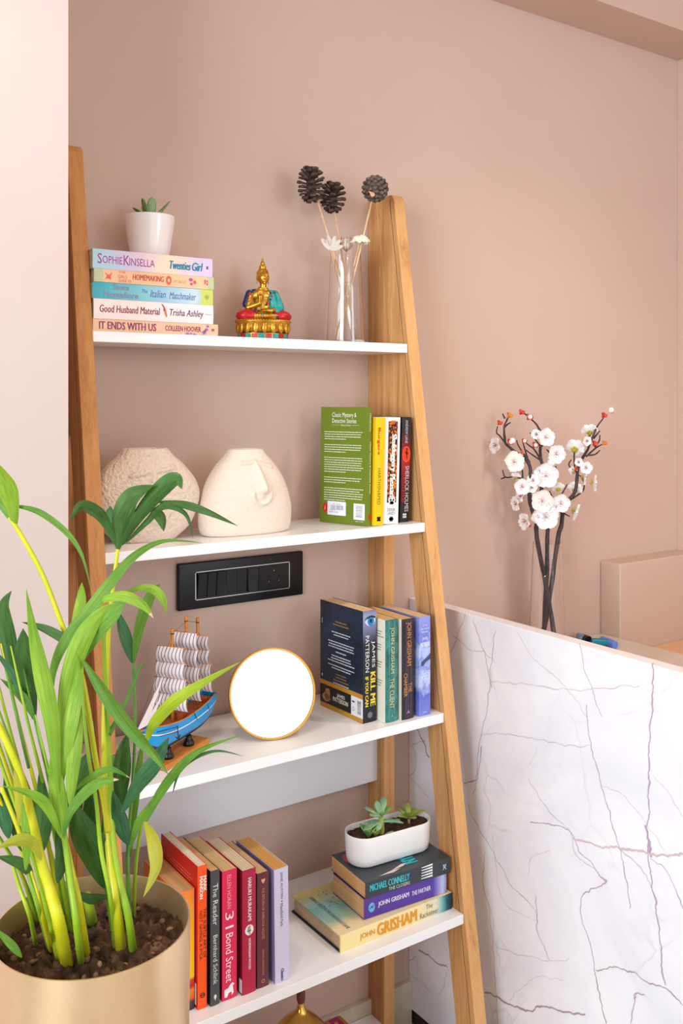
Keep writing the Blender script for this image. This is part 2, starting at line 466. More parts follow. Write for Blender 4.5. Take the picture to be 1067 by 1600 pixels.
# ------------------------------------------------------------------ ladder shelf
XL0, XL1, XR0, XR1 = 0.5125, 0.5397, 1.1930, 1.2202
ladder = thing('ladder_shelf', 'tall A-frame ladder shelf with oak legs and five white shelves against the wall', 'shelf unit', (0.866, -0.18, -0.02))
LO = Vector((0.866, -0.18, -0.02))
def lb(mbx, name, m_, label=None):
    mbx.v = [tuple(Vector(p) - LO) for p in mbx.v]
    return mbx.build(name, m_, ladder, label=label)
def fd(z): return 0.367 - 0.157 * z
ZT = 1.7727
def leg_poly():
    z0 = -0.02; pts = [(-fd(z0) + 0.0585, z0), (-fd(z0), z0), (-fd(ZT - 0.012), ZT - 0.012)]
    for k in range(1, 5):
        a = k / 5 * pi / 2
        pts.append((-fd(ZT) + 0.012 - 0.012 * cos(a) , ZT - 0.012 + 0.012 * sin(a)))
    pts += [(-fd(ZT) + 0.012, ZT), (-fd(ZT) + 0.0585, ZT)]
    return pts
def post_poly():
    zc = (0.367 - 0.0585 - 0.0575) / 0.157
    return [(-0.0006, -0.02), (-0.0575, -0.02), (-0.0575, zc - 0.004), (-(fd(ZT) - 0.0585) + 0.0005, ZT), (-0.0006, ZT)]
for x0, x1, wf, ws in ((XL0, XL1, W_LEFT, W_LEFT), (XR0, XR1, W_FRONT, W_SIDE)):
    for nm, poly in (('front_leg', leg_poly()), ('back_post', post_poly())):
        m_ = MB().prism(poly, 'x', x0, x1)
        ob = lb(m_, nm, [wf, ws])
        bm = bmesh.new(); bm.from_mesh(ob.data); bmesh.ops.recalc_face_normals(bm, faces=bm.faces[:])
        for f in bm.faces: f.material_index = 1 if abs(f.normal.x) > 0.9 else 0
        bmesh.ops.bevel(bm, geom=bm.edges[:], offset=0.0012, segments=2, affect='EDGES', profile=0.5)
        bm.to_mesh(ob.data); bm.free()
        if nm == 'front_leg':
            sm = MB()
            k0 = 0.0135
            for z in (0.0,):
                sm.add([(x0 - 0.0003, -fd(z_) + k0 + e, z_) for z_, e in ((0.0, 0), (0.0, 0.0011), (ZT - 0.01, 0.0011), (ZT - 0.01, 0))], [(0, 1, 2, 3)])
            sm.v = [tuple(Vector(p) - LO) for p in sm.v]
            sm.build('veneer_seam', SEAM, ob)
for x0, x1, ws in ((XL0, XL1, W_LEFT), (XR0, XR1, W_SIDE)):
    zb = 1.290; zt_ = (0.367 - 0.0585 - 0.0575) / 0.157
    lb(MB().prism([(-0.0579, zb), (-(fd(zb) - 0.0585) + 0.0004, zb), (-0.0579, zt_ - 0.006)], 'x', x0 + 0.0008, x1 - 0.0008), 'top_gusset', ws)
lb(MB().box(XL1 + 0.0002, XL1 + 0.0115, -0.0575, -0.0355, -0.0195, 1.088, 0.0008), 'post_batten', W_LEFT)
SHZ = [1.4618, 1.1071, 0.7476, 0.3868, 0.0450]
for i, z in enumerate(SHZ):
    f = fd(z) - 0.002
    lb(MB().box(XL1 + 0.0004, XR0 - 0.0004, -f, -0.013, z - 0.018, z, 0.0009), 'shelf', WHITE)
lb(MB().box(XL1 + 0.0120, XR0 - 0.0004, -0.034, -0.016, 0.548, 0.7293, 0.0009), 'back_panel', WHITE_D)

# ------------------------------------------------------------------ switchboard
BLK = mat('black_plastic', (20, 20, 23), 0.35, spec=0.4)
BLK2 = mat('black_gloss', (13, 13, 15), 0.18)
SILV = mat('silver_trim', (196, 190, 188), 0.25, 0.8)
HOLE = mat('hole_black', (3, 3, 3), 0.9)
BRASS = mat('brass_contact', (200, 150, 90), 0.3, 1.0)
sb = thing('switchboard', 'black wall switchboard with silver outlined switches and a socket between two shelves', 'switchboard', (0.886, 0, 0.999))
bm = bmesh.new(); bmesh.ops.create_cube(bm, size=1)
for v in bm.verts: v.co = Vector((v.co.x * 0.274, -0.0055 + v.co.y * 0.0108, v.co.z * 0.088))
bmesh.ops.bevel(bm, geom=bm.edges[:], offset=0.0025, segments=3, affect='EDGES', profile=0.5)
autosmooth(MB().bm(bm).build('cover_plate', BLK, sb))
tr = MB(); X0, X1, Z0, Z1 = -0.1035, 0.1045, -0.0275, 0.0262
for a in ((X0, X1, Z1 - 0.0016, Z1), (X0, X1, Z0, Z0 + 0.0016), (X0, X0 + 0.0018, Z0, Z1), (X1 - 0.0018, X1, Z0, Z1)):
    tr.box(a[0], a[1], -0.0120, -0.0108, a[2], a[3])
tr.build('trim_frame', SILV, sb, label='thin silver outline around the switches')
MB().box(X0 + 0.002, X1 - 0.002, -0.0113, -0.0110, Z0 + 0.002, Z1 - 0.002).build('module_tray', BLK2, sb)
for k in range(4):
    x = X0 + 0.005 + k * 0.0196 if k < 3 else X0 + 0.112
    wd = 0.0178 if k < 3 else 0.020
    m_ = MB().prism([(-0.0112, Z0 + 0.004), (-0.0128, Z0 + 0.004), (-0.0150, 0.0), (-0.0182, Z1 - 0.004), (-0.0112, Z1 - 0.004)] if k < 3 else [(-0.0112, Z0 + 0.004), (-0.0160, Z0 + 0.004), (-0.0140, 0.0), (-0.0128, Z1 - 0.004), (-0.0112, Z1 - 0.004)], 'x', x, x + wd)
    m_.build('rocker_switch', BLK, sb)
for x, wd in ((X0 + 0.066, 0.019), (X0 + 0.088, 0.021)):
    MB().box(x, x + wd, -0.0122, -0.0112, Z0 + 0.004, Z1 - 0.004, 0.0004).build('blank_module', BLK, sb)
sk = MB().box(X0 + 0.137, X1 - 0.004, -0.0125, -0.0112, Z0 + 0.004, Z1 - 0.004, 0.0004).build('power_socket', BLK, sb)
hm = MB(); cm = MB()
for dx, dz, r in ((0.0, 0.0120, 0.0033), (-0.0115, 0.0015, 0.0018), (0.0115, 0.0015, 0.0018), (-0.0115, -0.0085, 0.0027), (0.0115, -0.0085, 0.0027)):
    cx = (X0 + 0.137 + X1 - 0.004) / 2
    hm.disc((cx + dx, -0.01265, dz), (1, 0, 0), (0, 0, 1), r, r)
    if r > 0.002: cm.disc((cx + dx, -0.0128, dz), (1, 0, 0), (0, 0, 1), r * 0.35, r * 0.45, 10)
hm.build('socket_hole', HOLE, sk); cm.build('contact', BRASS, sk)

# ------------------------------------------------------------------ books
PAGES = {}
def pages(c):
    if c in PAGES: return PAGES[c]
    m = mat('pages_%d_%d_%d' % c, c, 0.9, spec=0.1)
    nt = m.node_tree; p = nt.nodes['Principled BSDF']
    f = noise_node(nt, coords(nt, (1500, 3, 3)), 1.0, 2)
    d = tuple(int(v * 0.82) for v in c)
    nt.links.new(ramp(nt, f, [(0.3, d), (0.65, c)]), p.inputs['Base Color'])
    PAGES[c] = m
    return m
def cc(c, rough=0.35):
    return mat('print_%02x%02x%02x' % c, c, rough, spec=0.45)
DN, RT, UP, AW = Vector((0, 0, -1)), Vector((1, 0, 0)), Vector((0, 0, 1)), Vector((0, -1, 0))

def gradmat(name, stops, axis, length, nz=0.0, nscale=20, rough=0.35):
    """colour bands printed along local x, y or z (0..length)"""
    m = mat(name, (128, 128, 128), rough)
    nt = m.node_tree; p = nt.nodes['Principled BSDF']
    tc = nt.nodes.new('ShaderNodeTexCoord'); sp = nt.nodes.new('ShaderNodeSeparateXYZ')
    nt.links.new(tc.outputs['Object'], sp.inputs[0])
    dv = nt.nodes.new('ShaderNodeMath'); dv.operation = 'DIVIDE'; dv.inputs[1].default_value = length
    nt.links.new(sp.outputs['XYZ'.index(axis)], dv.inputs[0])
    fac = dv.outputs[0]
    if nz:
        f = noise_node(nt, tc.outputs['Object'], nscale, 4)
        ma = nt.nodes.new('ShaderNodeMath'); ma.operation = 'MULTIPLY_ADD'; ma.inputs[1].default_value = nz
        nt.links.new(f, ma.inputs[0]); nt.links.new(fac, ma.inputs[2])
        su = nt.nodes.new('ShaderNodeMath'); su.operation = 'SUBTRACT'; su.inputs[1].default_value = nz / 2
        nt.links.new(ma.outputs[0], su.inputs[0]); fac = su.outputs[0]
    nt.links.new(ramp(nt, fac, stops), p.inputs['Base Color'])
    return m

def book(label, T, H, D, mats, page=(232, 214, 180), loc=(0, 0, 0), yaw=0, lean=0, lying=False, group=None, hard=0.0, bulge=0.0008, name='paperback_book', concave=0.0):
    """local frame: spine faces -y, thickness along x (0..T), height along z (0..H); loc = front-left-bottom corner of spine as it stands or lies"""
    yaw = radians(yaw)
    if lying:
        lx = loc[0] + H * cos(yaw); ly = loc[1] + H * sin(yaw)
        root = thing(name, label, 'book', (0, 0, 0), group=group)
        root.matrix_world = Matrix.Translation((lx, ly, loc[2])) @ Matrix.Rotation(yaw, 4, 'Z') @ Matrix.Rotation(-pi / 2, 4, 'Y')
    else:
        root = thing(name, label, 'book', group=group)
        piv = Vector((T if lean > 0 else 0, 0, 0))
        root.matrix_world = Matrix.Translation((loc[0], loc[1], loc[2] + 0.0003)) @ Matrix.Rotation(yaw, 4, 'Z') @ Matrix.Translation(piv) @ Matrix.Rotation(radians(lean), 4, 'Y') @ Matrix.Translation(-piv)
    if not isinstance(mats, (list, tuple)): mats = (mats, mats, mats)
    c = 0.0022 if hard else 0.0009
    n = 6
    outer = [(0, D)]; sec = []
    outer.append((0, 0.0))
    for k in range(1, n): 
        t = k / n; outer.append((T * t, -bulge * 4 * t * (1 - t)))
    outer.append((T, 0.0)); outer.append((T, D))
    inner = [(T - c, D)] + [(T - c, c)] + [(T * (1 - k / n), c) for k in range(1, n)] + [(c, c), (c, D)]
    poly = outer + inner
    mb = MB()
    N = len(outer)
    vs = [(p[0], p[1], 0) for p in poly] + [(p[0], p[1], H) for p in poly]
    L = len(poly); fs = []; mi = []
    def side(i): return 0 if i == 0 else (2 if i == N - 2 else 1)
    for i in range(N - 1):
        j = 2 * N - 1 - i
        fs.append((i, i + 1, j - 1, j)); mi.append(side(i))
        fs.append((L + i, L + j, L + j - 1, L + i + 1)); mi.append(side(i))
        fs.append((i, L + i, L + i + 1, i + 1)); mi.append(side(i))
        fs.append((j, j - 1, L + j - 1, L + j)); mi.append(side(i))
    fs.append((0, 2 * N - 1, L + 2 * N - 1, L)); mi.append(0)
    fs.append((N - 1, L + N - 1, L + N, N)); mi.append(2)
    for f, m_ in zip(fs, mi): mb.add(vs, [f], m_) if False else None
    mb.v = [tuple(v) for v in vs]; mb.f = fs; mb.mi = mi
    cov = mb.build('cover', list(mats), root)
    autosmooth(cov, 30)
    hs = 0.004 if hard else 0.0005
    MB().box(c, T - c, c, D - (0.004 if hard else 0.0012), hs, H - hs, 0.0004).build('page_block', pages(page), root)
    root['T'] = T; root['H'] = H
    return root
def sp(b, x, z, out=0.0011):    # point on a spine, x across 0..1, z from the head 0..1
    T, H = b['T'], b['H']
    return Vector((T * x, -out, H * (1 - z)))
def finish(b):
    for k in ('T', 'H'): 
        if k in b: del b[k]

Z1, Z2, Z3, Z4 = SHZ[:4]
# --- stack on the top shelf, bottom to top
def stack_text(b, items, mname='lettering'):
    """items: (string, x-centre across the thickness, z-centre from head 0..1, width m, height m, colour, bold, shear)"""
    by = {}
    for s, x, z, wd, ht, col, bold, shear in items:
        by.setdefault(col, MB()).text(s, sp(b, x, z), DN, RT, wd, ht, bold, shear)
    for col, m_ in by.items(): m_.build(mname, cc(col, 0.4), b)

b = book('pale orange book with purple capitals, bottom of the pile under the white pot', 0.0200, 0.2270, 0.122, cc((242, 196, 160)), loc=(0.5410, -0.1330, Z1), yaw=0, lying=True, group='books piled on the top shelf')
stack_text(b, [('IT ENDS WITH US', 0.5, 0.265, 0.100, 0.0125, (150, 28, 96), 0.012, 0), ('COLLEEN HOOVER', 0.5, 0.705, 0.067, 0.0090, (150, 40, 84), 0.008, 0)])
m_ = MB(); rr = random.Random(3)
for q in ((0.88, 0.25, 0.006), (0.90, 0.5, 0.005), (0.91, 0.8, 0.004), (0.74, 0.06, 0.005), (0.80, 0.03, 0.004), (0.77, 0.12, 0.003)):
    for k in range(5):
        a = 2 * pi * k / 5
        m_.disc(sp(b, q[1], q[0], 0.0010) + DN * cos(a) * q[2] * 0.5 + RT * sin(a) * q[2] * 0.4, DN, RT, q[2] * 0.45, q[2] * 0.35, 10)
m_.build('flower_print', cc((222, 160, 200)), b); 
MB().disc(sp(b, 0.5, 0.955), DN, RT, 0.0035, 0.0025, 10).build('publisher_mark', cc((180, 80, 110)), b)
finish(b); zz = Z1 + 0.0203

b = book('white paperback with dark red and violet handwritten lettering in the top shelf pile', 0.0330, 0.2165, 0.121, cc((250, 236, 234)), loc=(0.5420, -0.1335, zz), yaw=0, lying=True, group='books piled on the top shelf')
stack_text(b, [('Good Husband Material', 0.52, 0.29, 0.106, 0.0120, (150, 24, 60), 0.006, 0.12), ('Trisha Ashley', 0.46, 0.765, 0.064, 0.0150, (110, 44, 110), 0.002, 0.25), ('AVON', 0.5, 0.955, 0.012, 0.0020, (120, 80, 90), 0, 0)])
m_ = MB()
m_.poly([(-0.004, 0.010), (-0.001, 0.008), (0.002, 0.002), (0.004, -0.008), (0.002, -0.011), (-0.001, -0.004), (-0.003, 0.004)], sp(b, 0.55, 0.578), DN, RT)
m_.build('figure_print', cc((200, 130, 90)), b)
m_ = MB(); m_.poly([(-0.007, 0.012), (-0.004, 0.011), (-0.001, 0.006), (-0.003, 0.006)], sp(b, 0.55, 0.578, 0.0012), DN, RT); m_.disc(sp(b, 0.62, 0.57, 0.0012), DN, RT, 0.0016, 0.003, 8); m_.build('ribbon_print', cc((190, 30, 60)), b)
finish(b); zz += 0.0333

blu = gradmat('spine_teal', [(0.0, (216, 214, 100)), (0.10, (206, 222, 90)), (0.115, (190, 214, 214)), (0.16, (206, 226, 238)), (0.42, (160, 206, 232)), (0.6, (128, 206, 222)), (0.85, (72, 188, 206)), (1, (40, 170, 184))], 'Z', 0.2175, 0.10, 40)
b = book('teal to sky blue paperback with a yellow green end in the top shelf pile', 0.0268, 0.2180, 0.121, (cc((176, 52, 70)), blu, blu), loc=(0.5400, -0.1330, zz), lying=True, group='books piled on the top shelf')
stack_text(b, [('Santa', 0.76, 0.225, 0.028, 0.0092, (158, 140, 190), 0.008, 0), ('Montefiore', 0.30, 0.225, 0.060, 0.0096, (158, 140, 190), 0.008, 0), ('The', 0.62, 0.415, 0.010, 0.006, (60, 110, 180), 0, 0.3), ('Italian', 0.5, 0.525, 0.028, 0.012, (60, 100, 176), 0.0, 0.3), ('Matchmaker', 0.47, 0.735, 0.050, 0.012, (60, 100, 176), 0.0, 0.3)])
m_ = MB(); m_.ringd(sp(b, 0.5, 0.945), DN, RT, 0.0045, 0.0050, 4); m_.text('HX', sp(b, 0.5, 0.945), DN, RT, 0.005, 0.005); m_.build('publisher_mark', cc((90, 110, 60)), b)
finish(b); zz += 0.0271

hm_ = gradmat('spine_peach', [(0.0, (196, 206, 160)), (0.055, (196, 206, 160)), (0.06, (244, 206, 164)), (0.62, (246, 196, 152)), (0.925, (246, 200, 158)), (0.93, (196, 206, 160))], 'Z', 0.2170)
b = book('peach paperback with orange red lettering and small ornaments in the top shelf pile', 0.0216, 0.2170, 0.118, (cc((60, 60, 40)), hm_, cc((230, 214, 180))), loc=(0.5425, -0.1335, zz), lying=True, group='books piled on the top shelf')
stack_text(b, [('THE', 0.85, 0.22, 0.012, 0.0035, (226, 110, 70), 0, 0), ('GIRLS', 0.5, 0.225, 0.016, 0.0055, (226, 110, 70), 0, 0), ('GUIDE TO', 0.2, 0.245, 0.022, 0.0045, (226, 110, 70), 0, 0), ('HOMEMAKING', 0.55, 0.435, 0.056, 0.0095, (214, 52, 60), 0.008, 0.1), ('AMY BRATLEY', 0.45, 0.700, 0.024, 0.0055, (214, 176, 70), 0, 0)])
m_ = MB(); m_.disc(sp(b, 0.5, 0.605), DN, RT, 0.0052, 0.0075, 18); m_.poly([(-0.007, 0.005), (0, 0.001), (0.006, 0.006), (0.003, -0.001), (0.004, -0.006), (-0.002, -0.004), (-0.006, -0.006), (-0.003, 0)], sp(b, 0.5, 0.115), DN, RT)
for dx, dz in ((0, 0), (0.004, 0.003), (0.0, 0.004), (0.004, -0.002)): m_.disc(sp(b, 0.5, 0.92) + DN * dx + RT * dz, DN, RT, 0.0018, 0.0022, 8)
m_.disc(sp(b, 0.5, 0.83), DN, RT, 0.003, 0.0035, 8); m_.build('ornament_print', cc((232, 84, 52)), b)
m_ = MB(); m_.disc(sp(b, 0.5, 0.605, 0.0013), DN, RT, 0.0022, 0.0032, 12); m_.build('ornament_eye', cc((244, 206, 164)), b)
m_ = MB(); m_.disc(sp(b, 0.68, 0.795), DN, RT, 0.004, 0.0030, 10); m_.disc(sp(b, 0.35, 0.80), DN, RT, 0.003, 0.0025, 10); m_.build('butterfly_print', cc((206, 70, 160)), b)
finish(b); zz += 0.0219

pas = gradmat('spine_pastel', [(0.0, (222, 202, 236)), (0.15, (226, 206, 230)), (0.3, (244, 216, 204)), (0.45, (246, 224, 196)), (0.6, (226, 208, 226)), (0.75, (200, 204, 232)), (0.9, (178, 214, 234)), (1, (170, 214, 236))], 'Z', 0.2160, 0.5, 26)
b = book('pastel blue and lilac book with purple and teal lettering, directly under the white pot', 0.0320, 0.2165, 0.122, (pas, pas, cc((236, 216, 226))), loc=(0.5405, -0.1330, zz), lying=True, group='books piled on the top shelf')
stack_text(b, [('S', 0.52, 0.055, 0.0075, 0.0165, (176, 32, 150), 0, 0), ('OPHIE', 0.48, 0.155, 0.034, 0.0125, (176, 32, 150), 0, 0), ('K', 0.52, 0.268, 0.010, 0.0165, (176, 32, 150), 0, 0), ('INSELLA', 0.47, 0.395, 0.045, 0.0125, (176, 32, 150), 0, 0), ('Twenties', 0.50, 0.715, 0.040, 0.0140, (24, 136, 168), 0.018, 0.25), ('Girl', 0.50, 0.865, 0.021, 0.0145, (24, 136, 168), 0.018, 0.25), ('x', 0.5, 0.953, 0.005, 0.005, (40, 30, 50), 0.03, 0)])
finish(b); ZTOP = zz + 0.0320

# --- second shelf
GR = mat('cover_green', (108, 128, 36), 0.3)
b = book('tall olive green book with white print and price stickers, turned to the left', 0.0100, 0.2275, 0.118, (GR, GR, GR), loc=(1.0650, -0.1735, Z2), yaw=17, lean=1.0, page=(236, 226, 200), group='books standing on the second shelf')
WT = (240, 240, 226)
m_ = MB(); U = AW; V = UP; cxl = -0.0005; D = 0.118; H = 0.2275
def lc(y, z, o_=0.0): return Vector((-0.0004 - o_, D * (1 - y), H * (1 - z)))
m_.text('Classic Mystery &', lc(0.50, 0.073), U, V, 0.060, 0.0120).text('Detective Stories', lc(0.50, 0.118), U, V, 0.060, 0.0090)
MB().quad(lc(0.32, 0.155), U, V, 0.017, 0.0004).build('rule_line', cc(WT), b); MB().quad(lc(0.74, 0.155), U, V, 0.017, 0.0004).build('rule_line', cc(WT), b)
m_.text('Hawthorne Stories', lc(0.53, 0.155), U, V, 0.025, 0.0035)
m_.build('title_lettering', cc(WT), b)
rr = random.Random(5); z = 0.215; m_ = MB()
for n_ in (4, 4, 7, 3, 6):
    m_.para(lc(0.5, z), U, V, 0.098, n_, 0.0046, 0.0012, rr); z += n_ * 0.0046 / H + 0.030
q = m_.build('blurb_lettering', cc(WT), b); q['kind'] = 'stuff'
MB().text('Ages 12+ Book', lc(0.84, 0.968), U, V, 0.020, 0.0028).build('age_lettering', cc(WT), b)
m_ = MB().quad(lc(0.36, 0.872), U, V, 0.046, 0.027).quad(lc(0.83, 0.885), U, V, 0.027, 0.031); m_.build('price_sticker', cc((232, 234, 242)), b)
m_ = MB(); rr = random.Random(2)
for k in range(20): m_.quad(lc(0.36, 0.865, 0.0002) + U * (-0.015 + k * 0.0016), U, V, rr.choice((0.0004, 0.0008)), 0.009)
for k in range(14): m_.quad(lc(0.83, 0.885, 0.0002) + V * (-0.010 + k * 0.0016) , U, V, 0.016, rr.choice((0.0004, 0.0008)))
m_.text('7891 243 502', lc(0.36, 0.835, 0.0002), U, V, 0.020, 0.002).text('INR 4.99', lc(0.30, 0.905, 0.0002), U, V, 0.022, 0.0028).text('PRICE', lc(0.28, 0.888, 0.0002), U, V, 0.014, 0.002)
m_.build('barcode', cc((120, 124, 150)), b)
m_ = MB(); m_.disc(lc(0.115, 0.872), U, V, 0.0062, 0.0095, 20); m_.disc(sp(b, 0.5, 0.925), RT, UP, 0.0036, 0.0058, 16); m_.build('red_logo', cc((210, 36, 30)), b)
MB().text('i', lc(0.115, 0.872, 0.0002), U, V, 0.0020, 0.009, 0.02, 0.2).build('logo_letter', cc(WT), b)
m_ = MB().text('Hawthorne', sp(b, 0.5, 0.13), DN, RT, 0.034, 0.0050, 0, 0).text('Classic Mystery & Detective Stories', sp(b, 0.5, 0.51), DN, RT, 0.100, 0.0055, 0.01, 0)
m_.build('spine_lettering', cc((236, 240, 190)), b); finish(b)

b = book('yellow paperback standing between a green and a white book', 0.0235, 0.2075, 0.130, cc((252, 196, 14)), loc=(1.0780, -0.1750, Z2), lean=1.6, group='books standing on the second shelf')
MB().text("Burgers", sp(b, 0.33, 0.22), DN, RT, 0.052, 0.0080, 0.02).build('red_lettering', cc((200, 60, 20)), b)
MB().text('HARTHSNAPED', sp(b, 0.46, 0.64), DN, RT, 0.070, 0.0075).build('lettering', cc((110, 84, 20)), b)
m_ = MB()
for dx, dz in ((-1, 1), (1, 1), (-1, -1), (1, -1), (0, 0)): m_.disc(sp(b, 0.5, 0.94) + RT * dx * 0.0022 + UP * dz * 0.0024, RT, UP, 0.0026, 0.0022, 10)
m_.build('publisher_mark', cc((40, 30, 16)), b); finish(b)

b = book('white paperback with a black and orange patterned spine panel and pale letters', 0.0370, 0.2075, 0.130, cc((244, 244, 246)), loc=(1.1045, -0.1700, Z2), lean=1.6, group='books standing on the second shelf')
fire = noisy('flame_print', [(0.38, (26, 18, 20)), (0.50, (60, 30, 20)), (0.54, (214, 96, 26)), (0.66, (236, 150, 60))], nscale=170, detail=3)
MB().quad(sp(b, 0.52, 0.42, 0.0010), RT, UP, 0.0225, 0.158).build('flame_panel', fire, b)
MB().text('Skulduggery', sp(b, 0.56, 0.335, 0.0016), DN, RT, 0.074, 0.0150, 0.030).text('Pleasant', sp(b, 0.54, 0.655, 0.0016), DN, RT, 0.050, 0.0130, 0.030).build('lettering', cc((244, 240, 230)), b)
MB().text('SP', sp(b, 0.52, 0.05, 0.0015), RT, UP, 0.012, 0.008, 0.03).build('emblem', cc((224, 110, 30)), b)
m_ = MB().disc(sp(b, 0.52, 0.775, 0.0016), RT, UP, 0.0085, 0.0090, 14).disc(sp(b, 0.52, 0.815, 0.0016), RT, UP, 0.0055, 0.006, 12); m_.build('skull_print', cc((232, 230, 228)), b)
m_ = MB().disc(sp(b, 0.44, 0.775, 0.0018), RT, UP, 0.0022, 0.0026, 10).disc(sp(b, 0.61, 0.775, 0.0018), RT, UP, 0.0022, 0.0026, 10).quad(sp(b, 0.52, 0.815, 0.0018), RT, UP, 0.006, 0.001); m_.build('skull_eye', cc((30, 24, 26)), b)
MB().text('DEREK', sp(b, 0.52, 0.868), RT, UP, 0.020, 0.0060).text('LANDY', sp(b, 0.52, 0.902), RT, UP, 0.020, 0.0060).build('author_lettering', cc((110, 106, 116)), b)
m_ = MB().quad(sp(b, 0.52, 0.955), RT, UP, 0.0075, 0.009).quad(sp(b, 0.52, 0.955), RT, UP, 0.011, 0.004); m_.build('publisher_mark', cc((26, 24, 28)), b); finish(b)

BD = gradmat('spine_black_red', [(0.0, (26, 26, 30)), (0.2, (30, 24, 30)), (0.45, (120, 20, 20)), (0.6, (180, 26, 18)), (0.75, (110, 20, 22)), (0.85, (36, 28, 34)), (1, (34, 34, 44))], 'Z', 0.2075, 0.05, 40)
b = book('black paperback with a glowing red disc on the spine beside the oak leg', 0.0215, 0.2075, 0.130, (cc((18, 18, 22)), BD, cc((18, 18, 22))), loc=(1.1530, -0.1620, Z2), lean=1.6, group='books standing on the second shelf')
MB().disc(sp(b, 0.5, 0.355, 0.0012), RT, UP, 0.0098, 0.0150, 28).build('red_disc_print', cc((232, 56, 20)), b)
m_ = MB().ringd(sp(b, 0.5, 0.355, 0.0014), RT, UP * 1.5, 0.0096, 0.0102, 28); m_.build('disc_rim', cc((240, 130, 90)), b)
m_ = MB(); m_.poly([(-0.001, 0.012), (0.002, 0.010), (0.001, 0.004), (0.004, 0.0), (0.001, -0.002), (0.002, -0.010), (0, -0.010), (-0.001, -0.002), (-0.004, 0.003), (-0.001, 0.005)], sp(b, 0.55, 0.35, 0.0015), RT, UP); m_.build('running_figure_print', cc((40, 8, 8)), b)
MB().text('ANDREW LANE', sp(b, 0.5, 0.14), DN, RT, 0.046, 0.0062).text('SHERLOCK HOLMES', sp(b, 0.66, 0.685), DN, RT, 0.090, 0.0095).build('lettering', cc((200, 196, 204)), b)
MB().text('DEATH CLOUD', sp(b, 0.22, 0.665), DN, RT, 0.062, 0.0066, 0.02).build('red_lettering', cc((190, 30, 20)), b)
m_ = MB()
for dx, dz in ((-1, 1), (1, 1), (-1, -1), (1, -1), (0, 0)): m_.disc(sp(b, 0.45, 0.94, 0.0012) + RT * dx * 0.0022 + UP * dz * 0.0024, RT, UP, 0.0026, 0.0022, 10)
m_.build('publisher_mark', cc((214, 214, 220)), b); finish(b)

# --- third shelf
KM = gradmat('spine_navy', [(0.0, (22, 22, 28)), (0.7, (26, 26, 34)), (0.82, (110, 110, 140)), (0.95, (150, 156, 190)), (1, (120, 126, 160))], 'Z', 0.2082, 0.04, 30)
KB = noisy('cover_navy', [(0.3, (12, 20, 36)), (0.7, (26, 52, 78))], nscale=18, rough=0.35)
b = book('thick dark navy paperback with a blue eye and yellow letters on its spine', 0.0315, 0.2082, 0.136, (KB, KM, KB), loc=(1.0290, -0.2090, Z3), yaw=2.3, page=(238, 206, 160), group='books standing on the third shelf')
D = 0.136; H = 0.2082
m_ = MB().quad(lc(0.5, 0.765), U, V, D, 0.0085).quad(lc(0.5, 0.978), U, V, D, 0.0090); m_.build('gold_band', cc((188, 138, 40)), b)
MB().quad(lc(0.5, 0.872), U, V, D, 0.0360).build('author_band', cc((20, 18, 18)), b)
m_ = MB().disc(lc(0.17, 0.860, 0.0002), U, V, 0.0100, 0.0150, 18).disc(lc(0.15, 0.90, 0.0002), U, V, 0.013, 0.008, 14); m_.build('portrait_print', cc((176, 128, 96)), b)
m_ = MB().poly([(-0.011, 0.004), (-0.009, 0.017), (0.0, 0.017), (0.009, 0.012), (0.004, 0.011), (-0.004, 0.010), (-0.006, 0.0)], lc(0.17, 0.865, 0.0003), U, V); m_.build('portrait_hair', cc((44, 32, 28)), b)
MB().text('JAMES', lc(0.50, 0.845, 0.0002), U, V, 0.026, 0.0085, 0.02).text('PATTERSON', lc(0.49, 0.885, 0.0002), U, V, 0.048, 0.0085, 0.02).build('author_lettering', cc((236, 234, 230)), b)
MB().quad(lc(0.87, 0.872, 0.0002), U, V, 0.036, 0.036).build('barcode_panel', cc((226, 226, 232)), b)
m_ = MB(); rr = random.Random(8)
for k in range(16): m_.quad(lc(0.92, 0.872, 0.0004) + V * (-0.012 + k * 0.0016), U, V, 0.011, rr.choice((0.0005, 0.0009)))
m_.ringd(lc(0.79, 0.900, 0.0004), U, V, 0.003, 0.0038, 16).quad(lc(0.79, 0.835, 0.0004), U, V, 0.008, 0.003); m_.build('barcode', cc((60, 60, 70)), b)
m_ = MB(); rr = random.Random(9)
for z, n_, wd in ((0.265, 2, 0.075), (0.355, 3, 0.085), (0.445, 1, 0.04), (0.485, 3, 0.085), (0.575, 2, 0.09), (0.735, 1, 0.080)):
    m_.para(lc(0.5, z), U, V, wd, n_, 0.0052, 0.0020, rr, True)
m_.quad(lc(0.05, 0.19), U, V, 0.0012, 0.010).disc(lc(0.05, 0.70), U, V, 0.002, 0.003, 8); m_.build('blurb_lettering', cc((196, 204, 212)), b)
m_ = MB()
for z, n_, wd in ((0.165, 2, 0.055), (0.650, 3, 0.05)): m_.para(lc(0.5, z), U, V, wd, n_, 0.0058, 0.0024, rr, True)
m_.build('gold_blurb_lettering', cc((150, 112, 70)), b)
m_ = MB().text('JAMES', sp(b, 0.74, 0.395), DN, RT, 0.050, 0.0090, 0.0).text('PATTERSON', sp(b, 0.30, 0.385), DN, RT, 0.068, 0.0090, 0.0); m_.build('spine_author_lettering', cc((232, 232, 240)), b)
m_ = MB().text('KILL ME', sp(b, 0.72, 0.705), DN, RT, 0.064, 0.0115, 0.03).text('IF YOU CAN', sp(b, 0.26, 0.722), DN, RT, 0.056, 0.0075, 0.02); m_.build('spine_title_lettering', cc((238, 214, 66)), b)
